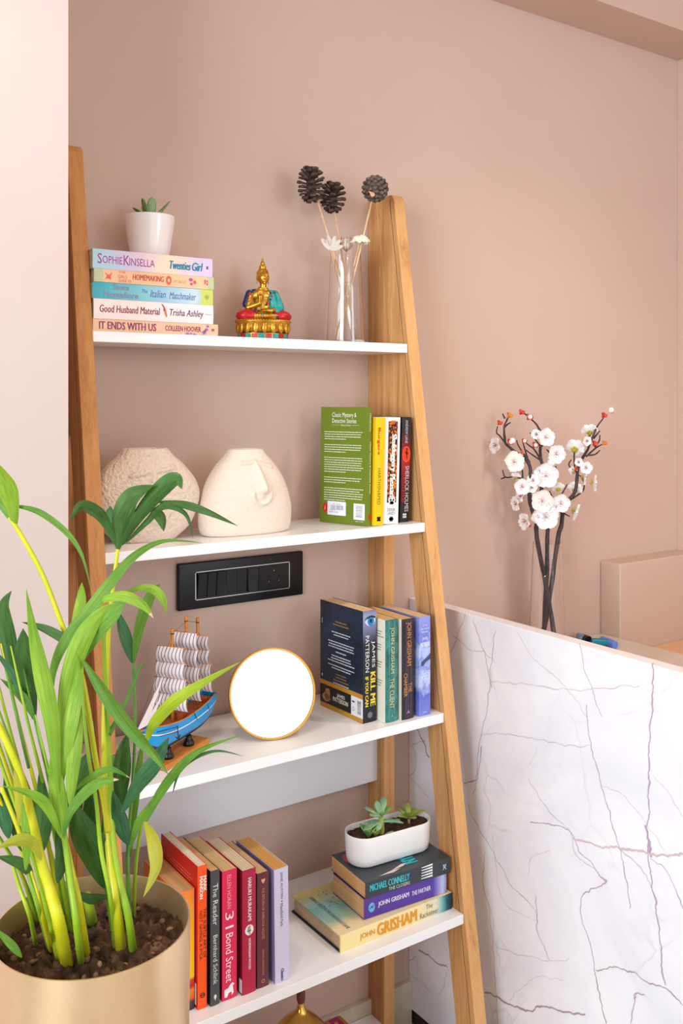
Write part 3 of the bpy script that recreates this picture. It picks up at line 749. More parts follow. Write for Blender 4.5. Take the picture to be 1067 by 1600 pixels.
m_ = MB().poly([(-0.0125, 0.0), (-0.006, 0.006), (0.003, 0.008), (0.012, 0.004), (0.013, 0.0), (0.008, -0.007), (-0.002, -0.009), (-0.009, -0.005)], sp(b, 0.5, 0.095), RT, UP); m_.build('eye_white_print', cc((206, 214, 232)), b)
MB().disc(sp(b, 0.56, 0.095, 0.0014), RT, UP, 0.0078, 0.0090, 24).build('iris_print', cc((20, 130, 190)), b)
m_ = MB().disc(sp(b, 0.56, 0.092, 0.0016), RT, UP, 0.0030, 0.0036, 16).poly([(-0.013, 0.002), (-0.006, 0.008), (0.003, 0.010), (0.012, 0.007), (0.012, 0.004), (0.003, 0.007), (-0.006, 0.005)], sp(b, 0.5, 0.092, 0.0018), RT, UP); m_.build('pupil_print', cc((14, 22, 44)), b)
m_ = MB().disc(sp(b, 0.5, 0.935), RT, UP, 0.0058, 0.0058, 20); m_.build('publisher_mark', cc((110, 112, 130)), b); finish(b)

GRN = noisy('spine_teal_marbled', [(0.35, (24, 92, 88)), (0.65, (56, 140, 130))], nscale=60, rough=0.35)
b = book('cream backed paperback with a worn teal green spine and gold lettering', 0.0290, 0.1905, 0.125, (cc((244, 238, 222)), GRN, GRN), loc=(1.0655, -0.2290, Z3), page=(236, 190, 130), group='books standing on the third shelf', bulge=0.002)
MB().text('JOHN GRISHAM', sp(b, 0.50, 0.30, 0.0026), DN, RT, 0.086, 0.0100, 0.0).text('THE CLIENT', sp(b, 0.48, 0.72, 0.0026), DN, RT, 0.056, 0.0095, 0.0).build('lettering', cc((222, 206, 140)), b)
m_ = MB()
for x in (0.28, 0.72): m_.quad(sp(b, x, 0.5, 0.0019), RT, UP, 0.0005, 0.186)
m_.text('A', sp(b, 0.5, 0.94, 0.0026), RT, UP, 0.005, 0.005); m_.build('crease', cc((150, 190, 180)), b)
D = 0.125; H = 0.1905; rr = random.Random(12); m_ = MB()
for z in (0.12, 0.25, 0.42, 0.60): m_.para(lc(0.60, z), U, V, 0.09, 4, 0.0048, 0.0014, rr)
m_.build('blurb_lettering', cc((90, 110, 110)), b); finish(b)

CHM = noisy('spine_black_worn', [(0.35, (26, 20, 24)), (0.62, (50, 36, 50)), (0.75, (70, 40, 90))], nscale=45, rough=0.35)
b = book('cream backed paperback with a creased black spine and orange lettering', 0.0290, 0.1885, 0.125, (cc((242, 232, 220)), CHM, CHM), loc=(1.1000, -0.2340, Z3), page=(232, 188, 130), group='books standing on the third shelf', bulge=0.002)
MB().text('JOHN GRISHAM', sp(b, 0.52, 0.25, 0.0026), DN, RT, 0.082, 0.0135, 0.0).text('THE', sp(b, 0.66, 0.685, 0.0024), DN, RT, 0.018, 0.0075, 0.0).text('CHAMBER', sp(b, 0.28, 0.655, 0.0024), DN, RT, 0.044, 0.0085, 0.0).build('lettering', cc((214, 140, 64)), b)
m_ = MB()
for x in (0.34, 0.50, 0.72): m_.quad(sp(b, x, 0.5, 0.0021), RT, UP, 0.0004, 0.184)
m_.poly([(-0.004, -0.003), (0, 0.005), (0.004, -0.003), (0, -0.001)], sp(b, 0.5, 0.93, 0.0026), RT, UP); m_.build('crease', cc((150, 140, 160)), b); finish(b)

CAT = gradmat('spine_periwinkle', [(0.0, (120, 134, 212)), (0.22, (96, 108, 204)), (0.36, (196, 206, 244)), (0.5, (130, 144, 222)), (0.62, (190, 202, 242)), (0.8, (116, 126, 212)), (1, (150, 156, 226))], 'Z', 0.188, 0.5, 60)
b = book('periwinkle blue book with white lettering next to the oak leg', 0.0275, 0.1880, 0.125, (CAT, CAT, CAT), loc=(1.1400, -0.2370, Z3), page=(236, 200, 156), group='books standing on the third shelf')
MB().text('The No.1', sp(b, 0.5, 0.085), RT, UP, 0.012, 0.0040).text('International', sp(b, 0.5, 0.118), RT, UP, 0.020, 0.0040).text('Bestseller', sp(b, 0.5, 0.150), RT, UP, 0.016, 0.0040).text('JAMES', sp(b, 0.5, 0.225), RT, UP, 0.013, 0.0072).text('PATTERSON', sp(b, 0.5, 0.280), RT, UP, 0.022, 0.0085, 0.02).text('CAT AND', sp(b, 0.5, 0.565), RT, UP, 0.022, 0.0080).text('MOUSE', sp(b, 0.5, 0.615), RT, UP, 0.022, 0.0085).text('HARPER', sp(b, 0.5, 0.965), RT, UP, 0.010, 0.0020).build('lettering', cc((228, 236, 252)), b)
m_ = MB().poly([(-0.009, -0.012), (-0.009, -0.005), (-0.002, 0.0), (0.006, 0.004), (0.013, 0.010), (0.013, -0.002), (0.004, -0.004), (-0.004, -0.012)], sp(b, 0.5, 0.43), RT, UP); m_.build('cat_shadow_print', cc((72, 74, 110)), b); finish(b)

# --- fourth shelf, standing
YR = gradmat('spine_sunset', [(0.0, (46, 40, 46)), (0.07, (80, 60, 60)), (0.09, (226, 90, 40)), (0.16, (236, 140, 40)), (0.19, (190, 40, 44)), (0.25, (214, 60, 50)), (0.28, (252, 206, 20)), (0.6, (252, 190, 24)), (1, (240, 130, 60))], 'Z', 0.19, 0.03, 50)
b = book('yellow and orange paperback partly hidden behind the gold planter', 0.0300, 0.1905, 0.130, YR, loc=(0.6270, -0.2690, Z4), page=(222, 176, 120), group='books standing on the fourth shelf'); finish(b)

RD = mat('cover_red', (196, 30, 26), 0.35); OR = mat('spine_orange', (250, 84, 16), 0.35)
b = book('tall bright orange paperback with a red back cover and black spine lettering', 0.0160, 0.2258, 0.140, (RD, OR, OR), loc=(0.6593, -0.2760, Z4), page=(240, 222, 196), group='books standing on the fourth shelf')
MB().text('MARK', sp(b, 0.76, 0.128), DN, RT, 0.025, 0.0056, 0.025).text('MANSON', sp(b, 0.36, 0.150), DN, RT, 0.036, 0.0056, 0.025).build('author_lettering', cc((246, 236, 220)), b)
m_ = MB().text('THE SUBTLE ART OF', sp(b, 0.74, 0.475), DN, RT, 0.078, 0.0050, 0.0).text('NOT GIVING A F*CK', sp(b, 0.34, 0.485), DN, RT, 0.078, 0.0050, 0.0); m_.ringd(sp(b, 0.5, 0.905), RT, UP, 0.0028, 0.0042, 18).quad(sp(b, 0.5, 0.905), RT, UP, 0.006, 0.0015); m_.build('title_lettering', cc((70, 26, 12)), b)
D = 0.140; H = 0.2258; rr = random.Random(4)
MB().para(lc(0.52, 0.10), U, V, 0.10, 7, 0.0052, 0.0012, rr).build('blurb_lettering', cc((226, 130, 110)), b)
MB().quad(lc(0.86, 0.90), U, V, 0.030, 0.034).build('barcode_panel', cc((230, 226, 226)), b); finish(b)

b = book('charcoal paperback with thin white spine lettering beside the orange book', 0.0160, 0.2141, 0.133, (cc((24, 20, 22)), cc((72, 72, 76)), cc((40, 40, 44))), loc=(0.6797, -0.2800, Z4), page=(226, 184, 132), group='books standing on the fourth shelf')
m_ = MB().text('The Reader', sp(b, 0.52, 0.250), DN, RT, 0.066, 0.0088).text('Bernhard Schlink', sp(b, 0.52, 0.660), DN, RT, 0.078, 0.0076)
m_.build('lettering', cc((222, 220, 216)), b); MB().poly([(0.0024 * cos(a_ * pi / 8), 0.0034 * sin(a_ * pi / 8) - (0.003 if a_ == 12 else 0)) for a_ in range(16)], sp(b, 0.5, 0.935), RT, UP).build('publisher_mark', cc((222, 220, 216)), b); finish(b)

b = book('raspberry pink paperback with large white title lettering and a white bird mark', 0.0262, 0.2069, 0.134, (cc((170, 24, 60)), cc((222, 40, 84)), cc((222, 40, 84))), loc=(0.7010, -0.2790, Z4), page=(232, 194, 142), group='books standing on the fourth shelf')
MB().text('ELLEN HORAN', sp(b, 0.46, 0.165), DN, RT, 0.054, 0.0072).build('author_lettering', cc((240, 160, 180)), b)
MB().text('31', sp(b, 0.48, 0.385), DN, RT, 0.026, 0.0150).text('Bond Street', sp(b, 0.48, 0.675), DN, RT, 0.078, 0.0130).build('title_lettering', cc((248, 222, 226)), b)
MB().poly([(-0.0085, -0.008), (-0.0085, 0.004), (-0.002, 0.005), (0.002, 0.010), (0.006, 0.012), (0.0095, 0.009), (0.0065, 0.007), (0.008, -0.004), (0.0045, -0.008), (0.004, -0.002), (-0.001, -0.003), (-0.004, -0.009)], sp(b, 0.46, 0.935), RT, UP).build('bird_mark', cc((240, 236, 240)), b); finish(b)

b = book('crimson paperback with white capital lettering and a round white emblem', 0.0250, 0.2008, 0.130, (cc((120, 16, 40)), cc((176, 30, 66)), cc((176, 30, 66))), loc=(0.7345, -0.2840, Z4), page=(236, 214, 180), group='books standing on the fourth shelf')
MB().text('HARUKI MURAKAMI', sp(b, 0.53, 0.240), DN, RT, 0.070, 0.0064, 0.008).text('NORWEGIAN WOOD', sp(b, 0.53, 0.680), DN, RT, 0.050, 0.0042, 0.008).disc(sp(b, 0.50, 0.487), RT, UP, 0.0078, 0.0085, 24).build('lettering', cc((238, 226, 230)), b)
m_ = MB().quad(sp(b, 0.53, 0.487, 0.0014), RT, UP, 0.0012, 0.014).quad(sp(b, 0.42, 0.48, 0.0014), RT, UP, 0.0012, 0.010).quad(sp(b, 0.48, 0.492, 0.0014), RT, UP, 0.007, 0.001); m_.build('emblem_stroke', cc((40, 20, 26)), b)
D = 0.130; H = 0.2008
MB().quad(lc(0.96, 0.93), U, V, 0.010, 0.022).build('price_sticker', cc((226, 220, 232)), b); finish(b)

b = book('narrow maroon paperback with small gold spine lettering', 0.0218, 0.1875, 0.128, (cc((30, 20, 24)), cc((102, 42, 56)), cc((102, 42, 56))), loc=(0.7628, -0.2825, Z4), page=(230, 196, 146), group='books standing on the fourth shelf')
MB().text('THE RETURN OF SHERLOCK HOLMES', sp(b, 0.5, 0.355), DN, RT, 0.084, 0.0046).text('ARTHUR CONAN DOYLE', sp(b, 0.5, 0.78), DN, RT, 0.042, 0.0036).ringd(sp(b, 0.5, 0.945), RT, UP, 0.0022, 0.0032, 12).build('lettering', cc((190, 150, 90)), b)
MB().poly([(-0.0035, 0.004), (0.0035, 0.004), (0.0035, 0.001), (0, -0.004), (-0.0035, 0.001)], sp(b, 0.5, 0.075), RT, UP).build('emblem', cc((230, 160, 110)), b); finish(b)

b = book('pale lavender paperback with thin black lettering, rightmost of the row on the fourth shelf', 0.0272, 0.1880, 0.130, (cc((150, 140, 190)), cc((208, 202, 226)), cc((206, 200, 224))), loc=(0.7938, -0.2880, Z4), lean=-0.8, page=(226, 168, 96), group='books standing on the fourth shelf')
MB().text('JANE AUSTEN', sp(b, 0.50, 0.150), DN, RT, 0.044, 0.0052).disc(sp(b, 0.52, 0.290), DN, RT, 0.0012, 0.0012, 8).text('Mansfield Park', sp(b, 0.50, 0.410), DN, RT, 0.038, 0.0052).build('lettering', cc((54, 50, 66)), b)
MB().text('Classics', sp(b, 0.50, 0.935), DN, RT, 0.020, 0.0055, 0.02).build('publisher_mark', cc((70, 76, 120)), b); finish(b)

# --- fourth shelf, lying stack
RC = gradmat('spine_cream_teal', [(0.0, (24, 40, 60)), (0.05, (30, 90, 110)), (0.10, (120, 190, 190)), (0.15, (226, 220, 190)), (0.30, (244, 224, 170)), (1, (248, 226, 160))], 'Z', 0.258, 0.05, 40)
RTOP = gradmat('cover_cream_teal', [(0.0, (246, 226, 176)), (0.10, (240, 220, 170)), (0.35, (150, 186, 170)), (0.6, (120, 166, 166)), (0.85, (200, 190, 130)), (1, (220, 200, 130))], 'Y', 0.160, 0.55, 20)
b = book('cream and teal book with big orange lettering, bottom of the pile under oval planter', 0.0305, 0.2560, 0.162, (cc((20, 34, 50)), RC, RTOP), loc=(0.9315, -0.2765, Z4), yaw=0.0, lying=True, hard=1.0, page=(226, 200, 160), group='books piled under the oval planter')
MB().text('JOHN', sp(b, 0.46, 0.225, 0.0012), DN, RT, 0.033, 0.0120, 0.01).text('GRISHAM', sp(b, 0.50, 0.487, 0.0012), DN, RT, 0.092, 0.0215, 0.022).build('lettering', cc((232, 156, 30)), b)
MB().text('The', sp(b, 0.73, 0.780, 0.0012), DN, RT, 0.016, 0.0085).text('Racketeer', sp(b, 0.30, 0.780, 0.0012), DN, RT, 0.044, 0.0100).build('title_lettering', cc((128, 120, 110)), b)
def tc(y, z, o_=0.0): return Vector((b_T + 0.0006 + o_, b_D * y, b_H * (1 - z)))
b_T, b_D, b_H = 0.0305, 0.162, 0.2560
MB().text('KEEPING TRUST IN THE DANGEROUS GAME', tc(0.45, 0.10), Vector((0, -1, 0)), Vector((0, 0, -1)), 0.125, 0.0075).build('cover_lettering', cc((60, 90, 110)), b)
MB().text('JOHN', tc(0.43, 0.30), Vector((0, 1, 0)), Vector((0, 0, 1)), 0.045, 0.018, 0.02).build('cover_title_lettering', cc((176, 84, 30)), b)
m_ = MB(); rr = random.Random(6)
for k in range(14): m_.disc(tc(rr.uniform(0.55, 0.92), rr.uniform(0.08, 0.28), 0.0002), Vector((0, 1, 0)), Vector((0, 0, 1)), rr.uniform(0.001, 0.0022), rr.uniform(0.0008, 0.0015), 6)
m_.build('bird_print', cc((50, 54, 60)), b); finish(b)

PU = gradmat('spine_violet', [(0.0, (130, 130, 200)), (0.05, (196, 200, 236)), (0.13, (120, 110, 200)), (0.17, (88, 60, 158)), (1, (84, 54, 152))], 'Z', 0.183, 0.03, 60)
b = book('violet paperback with white spine lettering, middle of the pile under the oval planter', 0.0370, 0.1840, 0.110, (cc((62, 30, 120)), PU, cc((60, 30, 116))), loc=(0.9945, -0.2600, Z4 + 0.0312), yaw=-3.5, lying=True, page=(236, 192, 138), group='books piled under the oval planter')
MB().text('JOHN GRISHAM', sp(b, 0.52, 0.345), DN, RT, 0.068, 0.0110, 0.010).text('THE PARTNER', sp(b, 0.52, 0.680), DN, RT, 0.043, 0.0080, 0.006).build('lettering', cc((234, 230, 246)), b)
MB().disc(sp(b, 0.5, 0.085), DN, RT, 0.0068, 0.0085, 24).build('round_emblem', cc((110, 180, 226)), b)
MB().quad(sp(b, 0.52, 0.085, 0.0013), (DN + RT * 0.5).normalized(), (RT - DN * 0.5).normalized(), 0.011, 0.0014).quad(sp(b, 0.5, 0.09, 0.0013), (DN - RT * 0.9).normalized(), (RT + DN * 0.9).normalized(), 0.007, 0.0012).build('emblem_stroke', cc((40, 60, 130)), b); finish(b)

SL = (56, 62, 68)
b = book('dark slate paperback with turquoise lettering lying directly under the oval planter', 0.0290, 0.1890, 0.122, cc(SL), loc=(0.9960, -0.2620, Z4 + 0.0312 + 0.0373), yaw=-4.0, lying=True, page=(240, 190, 130), group='books piled under the oval planter')
MB().text('MICHAEL CONNELLY', sp(b, 0.60, 0.275), DN, RT, 0.086, 0.0120, 0.01).build('lettering', cc((70, 206, 214)), b)
MB().text('THE CLOSERS', sp(b, 0.20, 0.385), DN, RT, 0.046, 0.0062).ringd(sp(b, 0.55, 0.925), DN, RT, 0.0028, 0.0034, 14).text('X', sp(b, 0.5, 0.925, 0.0012), DN, RT, 0.0085, 0.0100).build('small_lettering', cc((214, 220, 224)), b)
m_ = MB()
for k in range(5):
    m_.poly([(-0.014 + k * 0.0028 * 0.2, -0.011 + k * 0.0050), (0.012, -0.012 + k * 0.0052), (0.012, -0.0085 + k * 0.0052), (-0.014, -0.0095 + k * 0.0050)], sp(b, 0.55, 0.715), DN, RT)
m_.build('blinds_print', cc((236, 240, 240)), b)
b_T, b_D, b_H = 0.0290, 0.122, 0.1890
TU, TV = Vector((0, -1, 0)), Vector((0, 0, -1))
MB().disc(tc(0.72, 0.11), Vector((0, 1, 0)), Vector((0, 0, 1)), 0.022, 0.012, 24).build('red_badge_print', cc((190, 50, 66)), b)
MB().text('NYC', tc(0.30, 0.60), Vector((0, 1, 0)), Vector((0, 0, 1)), 0.040, 0.030, 0.02).build('cover_lettering', cc((40, 170, 184)), b)
MB().text('TITLE', tc(0.55, 0.86), Vector((0, 1, 0)), Vector((0, 0, 1)), 0.040, 0.012, 0.0).build('cover_small_lettering', cc((210, 214, 216)), b)
MB().poly([(0, 0), (0.03, 0.006), (0.05, 0.005), (0.03, -0.002)], tc(0.06, 0.18), Vector((0, 0, -1)), Vector((0, 1, 0))).poly([(0, 0), (0.03, 0.012), (0.045, 0.012), (0.03, 0.004)], tc(0.10, 0.33), Vector((0, 0, -1)), Vector((0, 1, 0))).build('light_print', cc((222, 200, 200)), b); finish(b)
ZST = Z4 + 0.0312 + 0.0373 + 0.0290

# ------------------------------------------------------------------ ceramics
CER_L = noisy('ceramic_hammered', [(0.3, (226, 206, 190)), (0.7, (232, 214, 200))], nscale=150, detail=2, rough=0.75, bstr=1.0, bdist=0.006)
CER_R = noisy('ceramic_matte', [(0.3, (230, 214, 198)), (0.7, (234, 219, 204))], nscale=170, detail=3, rough=0.7, bstr=0.5, bdist=0.003)
def face_vase(name, label, cx, cy, z0, prof, relief, m_, yaw=0):
    """prof: (z, half width, half depth); relief(x, z) pushes the front surface out"""
    n = 220; rows = 130
    zs = [p[0] for p in prof]
    P = smooth_path([Vector((p[1], p[2], p[0])) for p in prof], 14)
    mb = MB(); vs = []
    rws = []
    for i in range(rows + 1):
        t = i / rows * (len(P) - 1); k = min(int(t), len(P) - 2); q = P[k].lerp(P[k + 1], t - k); rws.append(q)
    for q in rws:
        for k in range(n):
            a = 2 * pi * k / n
            ca, sa = cos(a), sin(a)
            x = q.x * (abs(ca) ** 0.85) * (1 if ca >= 0 else -1); y = q.y * (abs(sa) ** 0.85) * (1 if sa >= 0 else -1)
            d = relief(x, q.z) if sa < 0 else 0
            vs.append((x, y - d * min(1, -sa * 2.2) if sa < 0 else y, q.z))
    top = rws[-1]
    L = rows + 1
    for dz, sc in ((0.0008, 0.97), (-0.002, 0.93), (-0.03, 0.93)):
        for k in range(n):
            a = 2 * pi * k / n
            vs.append((top.x * sc * cos(a), top.y * sc * sin(a), top.z + dz)); 
        L += 1
    fs = [(i * n + k, i * n + (k + 1) % n, (i + 1) * n + (k + 1) % n, (i + 1) * n + k) for i in range(L - 1) for k in range(n)]
    fs += [tuple(range(n))[::-1], tuple((L - 1) * n + k for k in range(n))]
    mb.add(vs, fs)
    o = mb.build(name, m_, smooth=True)
    o.location = (cx, cy, z0); o.rotation_euler = (0, 0, radians(yaw))
    return o
def bumpf(d, w_): return max(0.0, 1 - (d / w_) ** 2) ** 1.5
def seg_d(x, z, a, b):
    ax, az = a; bx, bz = b; t = max(0, min(1, ((x - ax) * (bx - ax) + (z - az) * (bz - az)) / ((bx - ax) ** 2 + (bz - az) ** 2)))
    return sqrt((x - ax - t * (bx - ax)) ** 2 + (z - az - t * (bz - az)) ** 2), t
def relief_r(x, z):
    d, t = seg_d(x, z, (0.001, 0.131), (0.012, 0.083)); r = 0.016 * (0.35 + 0.65 * t) * bumpf(d, 0.007 + 0.006 * t)
    d, t = seg_d(x, z, (-0.026, 0.129), (0.000, 0.131)); r = max(r, 0.004 * bumpf(d, 0.005))
    d, t = seg_d(x, z, (0.005, 0.130), (0.036, 0.122)); r = max(r, 0.004 * bumpf(d, 0.005))
    q = sqrt((x - 0.010) ** 2 + (z - 0.074) ** 2)
    if z < 0.078: r = max(r, 0.005 * bumpf(abs(q - 0.0185), 0.0035))
    r = max(r, 0.004 * bumpf(sqrt((x - 0.010) ** 2 + (z - 0.072) ** 2), 0.009))
    return r
def relief_l(x, z):
    d, t = seg_d(x, z, (-0.001, 0.122), (-0.010, 0.062)); r = 0.013 * (0.35 + 0.65 * t) * bumpf(d, 0.007 + 0.005 * t)
    d, t = seg_d(x, z, (-0.040, 0.115), (-0.008, 0.122)); r = max(r, 0.005 * bumpf(d, 0.006))
    d, t = seg_d(x, z, (0.004, 0.121), (0.036, 0.126)); r = max(r, 0.005 * bumpf(d, 0.006))
    q = sqrt((x - 0.006) ** 2 + (z - 0.050) ** 2)
    if z < 0.052: r = max(r, 0.005 * bumpf(abs(q - 0.017), 0.004))
    return r
o = face_vase('face_vase', '', 0.6480, -0.0950, Z2, [(0.0, 0.050, 0.030), (0.004, 0.056, 0.034), (0.028, 0.083, 0.042), (0.070, 0.0985, 0.046), (0.100, 0.092, 0.044), (0.128, 0.070, 0.036), (0.146, 0.050, 0.028), (0.156, 0.041, 0.024), (0.158, 0.039, 0.022)], relief_l, CER_L)
tag(o, 'rounder hammered cream vase with a raised face, partly behind the palm leaves', 'vase', 'cream ceramic face vases')
o = face_vase('face_vase', '', 0.8330, -0.1150, Z2, [(0.0, 0.080, 0.034), (0.004, 0.087, 0.038), (0.020, 0.091, 0.042), (0.050, 0.0905, 0.045), (0.090, 0.078, 0.043), (0.120, 0.060, 0.036), (0.142, 0.040, 0.026), (0.150, 0.0345, 0.022), (0.152, 0.033, 0.021)], relief_r, CER_R)
tag(o, 'smooth egg shaped cream ceramic vase with raised nose and smile, right of the rounder vase', 'vase', 'cream ceramic face vases')

# ------------------------------------------------------------------ mirror
GOLD = mat('gold_rim', (214, 160, 60), 0.28, 0.85)
MIRR = mat('mirror_glass', (250, 250, 252), 0.03, 1.0)
mr_ = thing('round_mirror', 'round table mirror with a thin gold frame standing on the third shelf', 'mirror')
yaw, tilt = radians(-17), radians(-13)
R = 0.0785
mr_.matrix_world = Matrix.Translation((0.8530, -0.1850, Z3 + 0.0005)) @ Matrix.Rotation(yaw, 4, 'Z') @ Matrix.Rotation(tilt, 4, 'X') @ Matrix.Translation((0, 0, R))
def ydisc(mbx, r0, r1, y0, y1, n=72):
    vs = []
    for r, y in ((r0, y0), (r1, y0), (r1, y1), (r0, y1)):
        vs += [(r * cos(2 * pi * k / n), y, r * sin(2 * pi * k / n)) for k in range(n)]
    fs = [(i * n + k, i * n + (k + 1) % n, ((i + 1) % 4) * n + (k + 1) % n, ((i + 1) % 4) * n + k) for i in range(4) for k in range(n)]
    return mbx.add(vs, fs)
autosmooth(ydisc(MB(), R - 0.0028, R, -0.006, 0.010).build('gold_frame', GOLD, mr_))
autosmooth(MB().prism([(0.0755 * cos(2 * pi * k / 72), 0.0755 * sin(2 * pi * k / 72)) for k in range(72)], 'y', -0.0035, 0.008).build('mirror_glass', MIRR, mr_))
MB().box(-0.012, 0.012, 0.0105, 0.0125, -0.060, 0.01).build('back_stand', GOLD, mr_)

# ------------------------------------------------------------------ white round pot with succulent
GLZ = mat('white_glaze', (246, 240, 240), 0.12, spec=0.6, coat=0.5)
SOILM = noisy('potting_soil', [(0.35, (44, 28, 22)), (0.65, (104, 68, 50))], nscale=160, detail=4, rough=0.95, bstr=1.0, bdist=0.006)
SOILD = noisy('planter_soil', [(0.3, (40, 26, 18)), (0.55, (92, 64, 44)), (0.75, (140, 106, 80))], nscale=42, detail=6, rough=0.95, bstr=1.0, bdist=0.01)
SUC1 = leafmat('succulent_green', (96, 146, 84), (140, 176, 104), 0.4, 0.15, nscale=40)
SUC2 = leafmat('succulent_blue', (124, 172, 140), (168, 200, 150), 0.42, 0.15, nscale=40)
SUC3 = leafmat('succulent_lime', (132, 152, 70), (176, 186, 96), 0.4, 0.15, nscale=40)
def fat_leaf(parent, base, tip, wd, th, m_, curl=0.0, name='leaf'):
    base, tip = Vector(base), Vector(tip); ax = tip - base; L = ax.length
    side = ax.cross(Vector((0, 0, 1)));
    if side.length < 1e-4: side = Vector((1, 0, 0))
    side.normalize(); up = side.cross(ax).normalized()
    mb = MB(); n = 10; rows = 12; vs = []
    for i in range(rows + 1):
        t = i / rows
        w_ = wd * (0.30 + 0.70 * sin(min(1, t / 0.62) * pi / 2)) * (1 if t < 0.62 else sqrt(max(0.0, 1 - ((t - 0.62) / 0.38) ** 2.2))) + 0.0002
        h_ = th * (0.5 + 0.5 * sin(pi * min(t * 0.9 + 0.1, 1))) * (1 if t < 0.8 else max(0.15, 1 - ((t - 0.8) / 0.2) ** 2))
        c = base + ax * t + up * (curl * L * sin(pi * t) + 0)
        for k in range(n):
            a = 2 * pi * k / n
            yy = sin(a) * h_
            if yy > 0: yy *= 0.45
            vs.append(c + side * cos(a) * w_ + up * (yy + 0.25 * h_ * abs(cos(a))))
    fs = [(i * n + k, i * n + (k + 1) % n, (i + 1) * n + (k + 1) % n, (i + 1) * n + k) for i in range(rows) for k in range(n)]
    fs += [tuple(range(n))[::-1], tuple(rows * n + k for k in range(n))]
    return mb.add(vs, fs).build(name, m_, parent, smooth=True)

pc = Vector((0.6665, -0.0700, 0)) * 0 + Vector((0.6665, -0.0700, ZTOP + 0.0004))
pot = thing('potted_succulent', 'small white round pot with a green succulent on the top shelf books', 'potted plant', pc)
o = MB().lathe([(0.0, 0.0), (0.030, 0.0), (0.0335, 0.003), (0.0365, 0.020), (0.0405, 0.045), (0.0435, 0.066), (0.0442, 0.0725), (0.0440, 0.0745), (0.0425, 0.0745), (0.0415, 0.070), (0.040, 0.060), (0.0, 0.060)], 64, close=False).build('pot', GLZ, pot)
autosmooth(o, 50)
MB().lathe([(0.0, 0.0640), (0.025, 0.0640), (0.0398, 0.0625), (0.0400, 0.0602), (0.0, 0.0602)], 40, close=False).build('soil', SOILM, pot)
for b_, t_, w_, th_, mm in [((0.000, 0, 0.066), (-0.016, -0.004, 0.105), 0.0066, 0.003, SUC1), ((0.002, 0, 0.066), (0.001, -0.010, 0.108), 0.0080, 0.003, SUC2), ((0.004, 0, 0.068), (0.038, -0.003, 0.107), 0.0072, 0.003, SUC1),
                            ((0.0, -0.002, 0.070), (-0.034, -0.006, 0.086), 0.0066, 0.0022, SUC1), ((0.004, -0.002, 0.068), (0.016, -0.016, 0.084), 0.005, 0.0022, SUC2), ((0.0, 0.004, 0.067), (-0.006, 0.018, 0.096), 0.006, 0.0022, SUC1)]:
    fat_leaf(pot, b_, t_, w_, th_, mm)
DRYB = mat('dry_brown', (92, 52, 50), 0.8)
for dx, h_ in ((0.018, 0.020), (0.028, 0.013)):
    m_ = MB().tube([(dx, -0.004, 0.062), (dx + 0.001, -0.004, 0.062 + h_)], 0.0012, 6)
    for k in range(6): m_.ball((dx + 0.002 * cos(k * 1.7), -0.004 + 0.001 * sin(k), 0.062 + h_ * (0.5 + 0.1 * k)), (0.0022, 0.0015, 0.0018), 6, 4)
    q = m_.build('dry_sprig', DRYB, pot); q['kind'] = 'stuff'

# ------------------------------------------------------------------ oval planter with succulents
ov = thing('oval_planter', 'white oval planter with three pale green succulents on a pile of books, fourth shelf', 'potted plant', (1.0960, -0.1980, ZST + 0.0006), (0, 0, radians(-4)))
def stadium(h, r, n=20):
    pts = []
    for k in range(n + 1):
        a = -pi / 2 + pi * k / n; pts.append((h + r * cos(a), r * sin(a)))
    for k in range(n + 1):
        a = pi / 2 + pi * k / n; pts.append((-h + r * cos(a), r * sin(a)))
    return pts
mb = MB(); vs = []
rows = [(0.022, 0), (0.029, 0.0005), (0.0325, 0.004), (0.0345, 0.016), (0.0360, 0.048), (0.0362, 0.0548), (0.0358, 0.0565), (0.0345, 0.0565), (0.0338, 0.0540), (0.0330, 0.044), (0.01, 0.044)]
for r, z in rows: vs += [(p[0], p[1], z) for p in stadium(0.054, r)]
n = len(stadium(1, 1))
mb.add(vs, [(i * n + k, i * n + (k + 1) % n, (i + 1) * n + (k + 1) % n, (i + 1) * n + k) for i in range(len(rows) - 1) for k in range(n)] + [tuple(range(n))[::-1], tuple((len(rows) - 1) * n + k for k in range(n))])
autosmooth(mb.build('planter', mat('white_matte_ceramic', (248, 246, 246), 0.3), ov), 50)
def soil_mesh(inside, ext, z, amp, step, seed):
    mb = MB(); idx = {}; vs = []
    nx = int(ext[0] * 2 / step); ny = int(ext[1] * 2 / step); fs = []
    for i in range(nx + 1):
        for j in range(ny + 1):
            x = -ext[0] + i * step; y = -ext[1] + j * step
            idx[i, j] = len(vs)
            h = noise.noise(Vector((x * 90, y * 90, seed))) * amp + noise.noise(Vector((x * 260, y * 260, seed))) * amp * 0.6
            vs.append([x, y, z + h])
    for i in range(nx):
        for j in range(ny):
            cx_ = -ext[0] + (i + .5) * step; cy_ = -ext[1] + (j + .5) * step
            if inside(cx_, cy_): fs.append((idx[i, j], idx[i + 1, j], idx[i + 1, j + 1], idx[i, j + 1]))
    used = sorted({k for f in fs for k in f}); mp = {k: n_ for n_, k in enumerate(used)}
    return mb.add([vs[k] for k in used], [tuple(mp[k] for k in f) for f in fs])
def in_st(x, y, h=0.054, r=0.0330):
    dx = max(0, abs(x) - h); return dx * dx + y * y < r * r
o = soil_mesh(in_st, (0.09, 0.036), 0.0475, 0.0035, 0.0018, 3.3).build('soil', SOILM, ov, smooth=True)
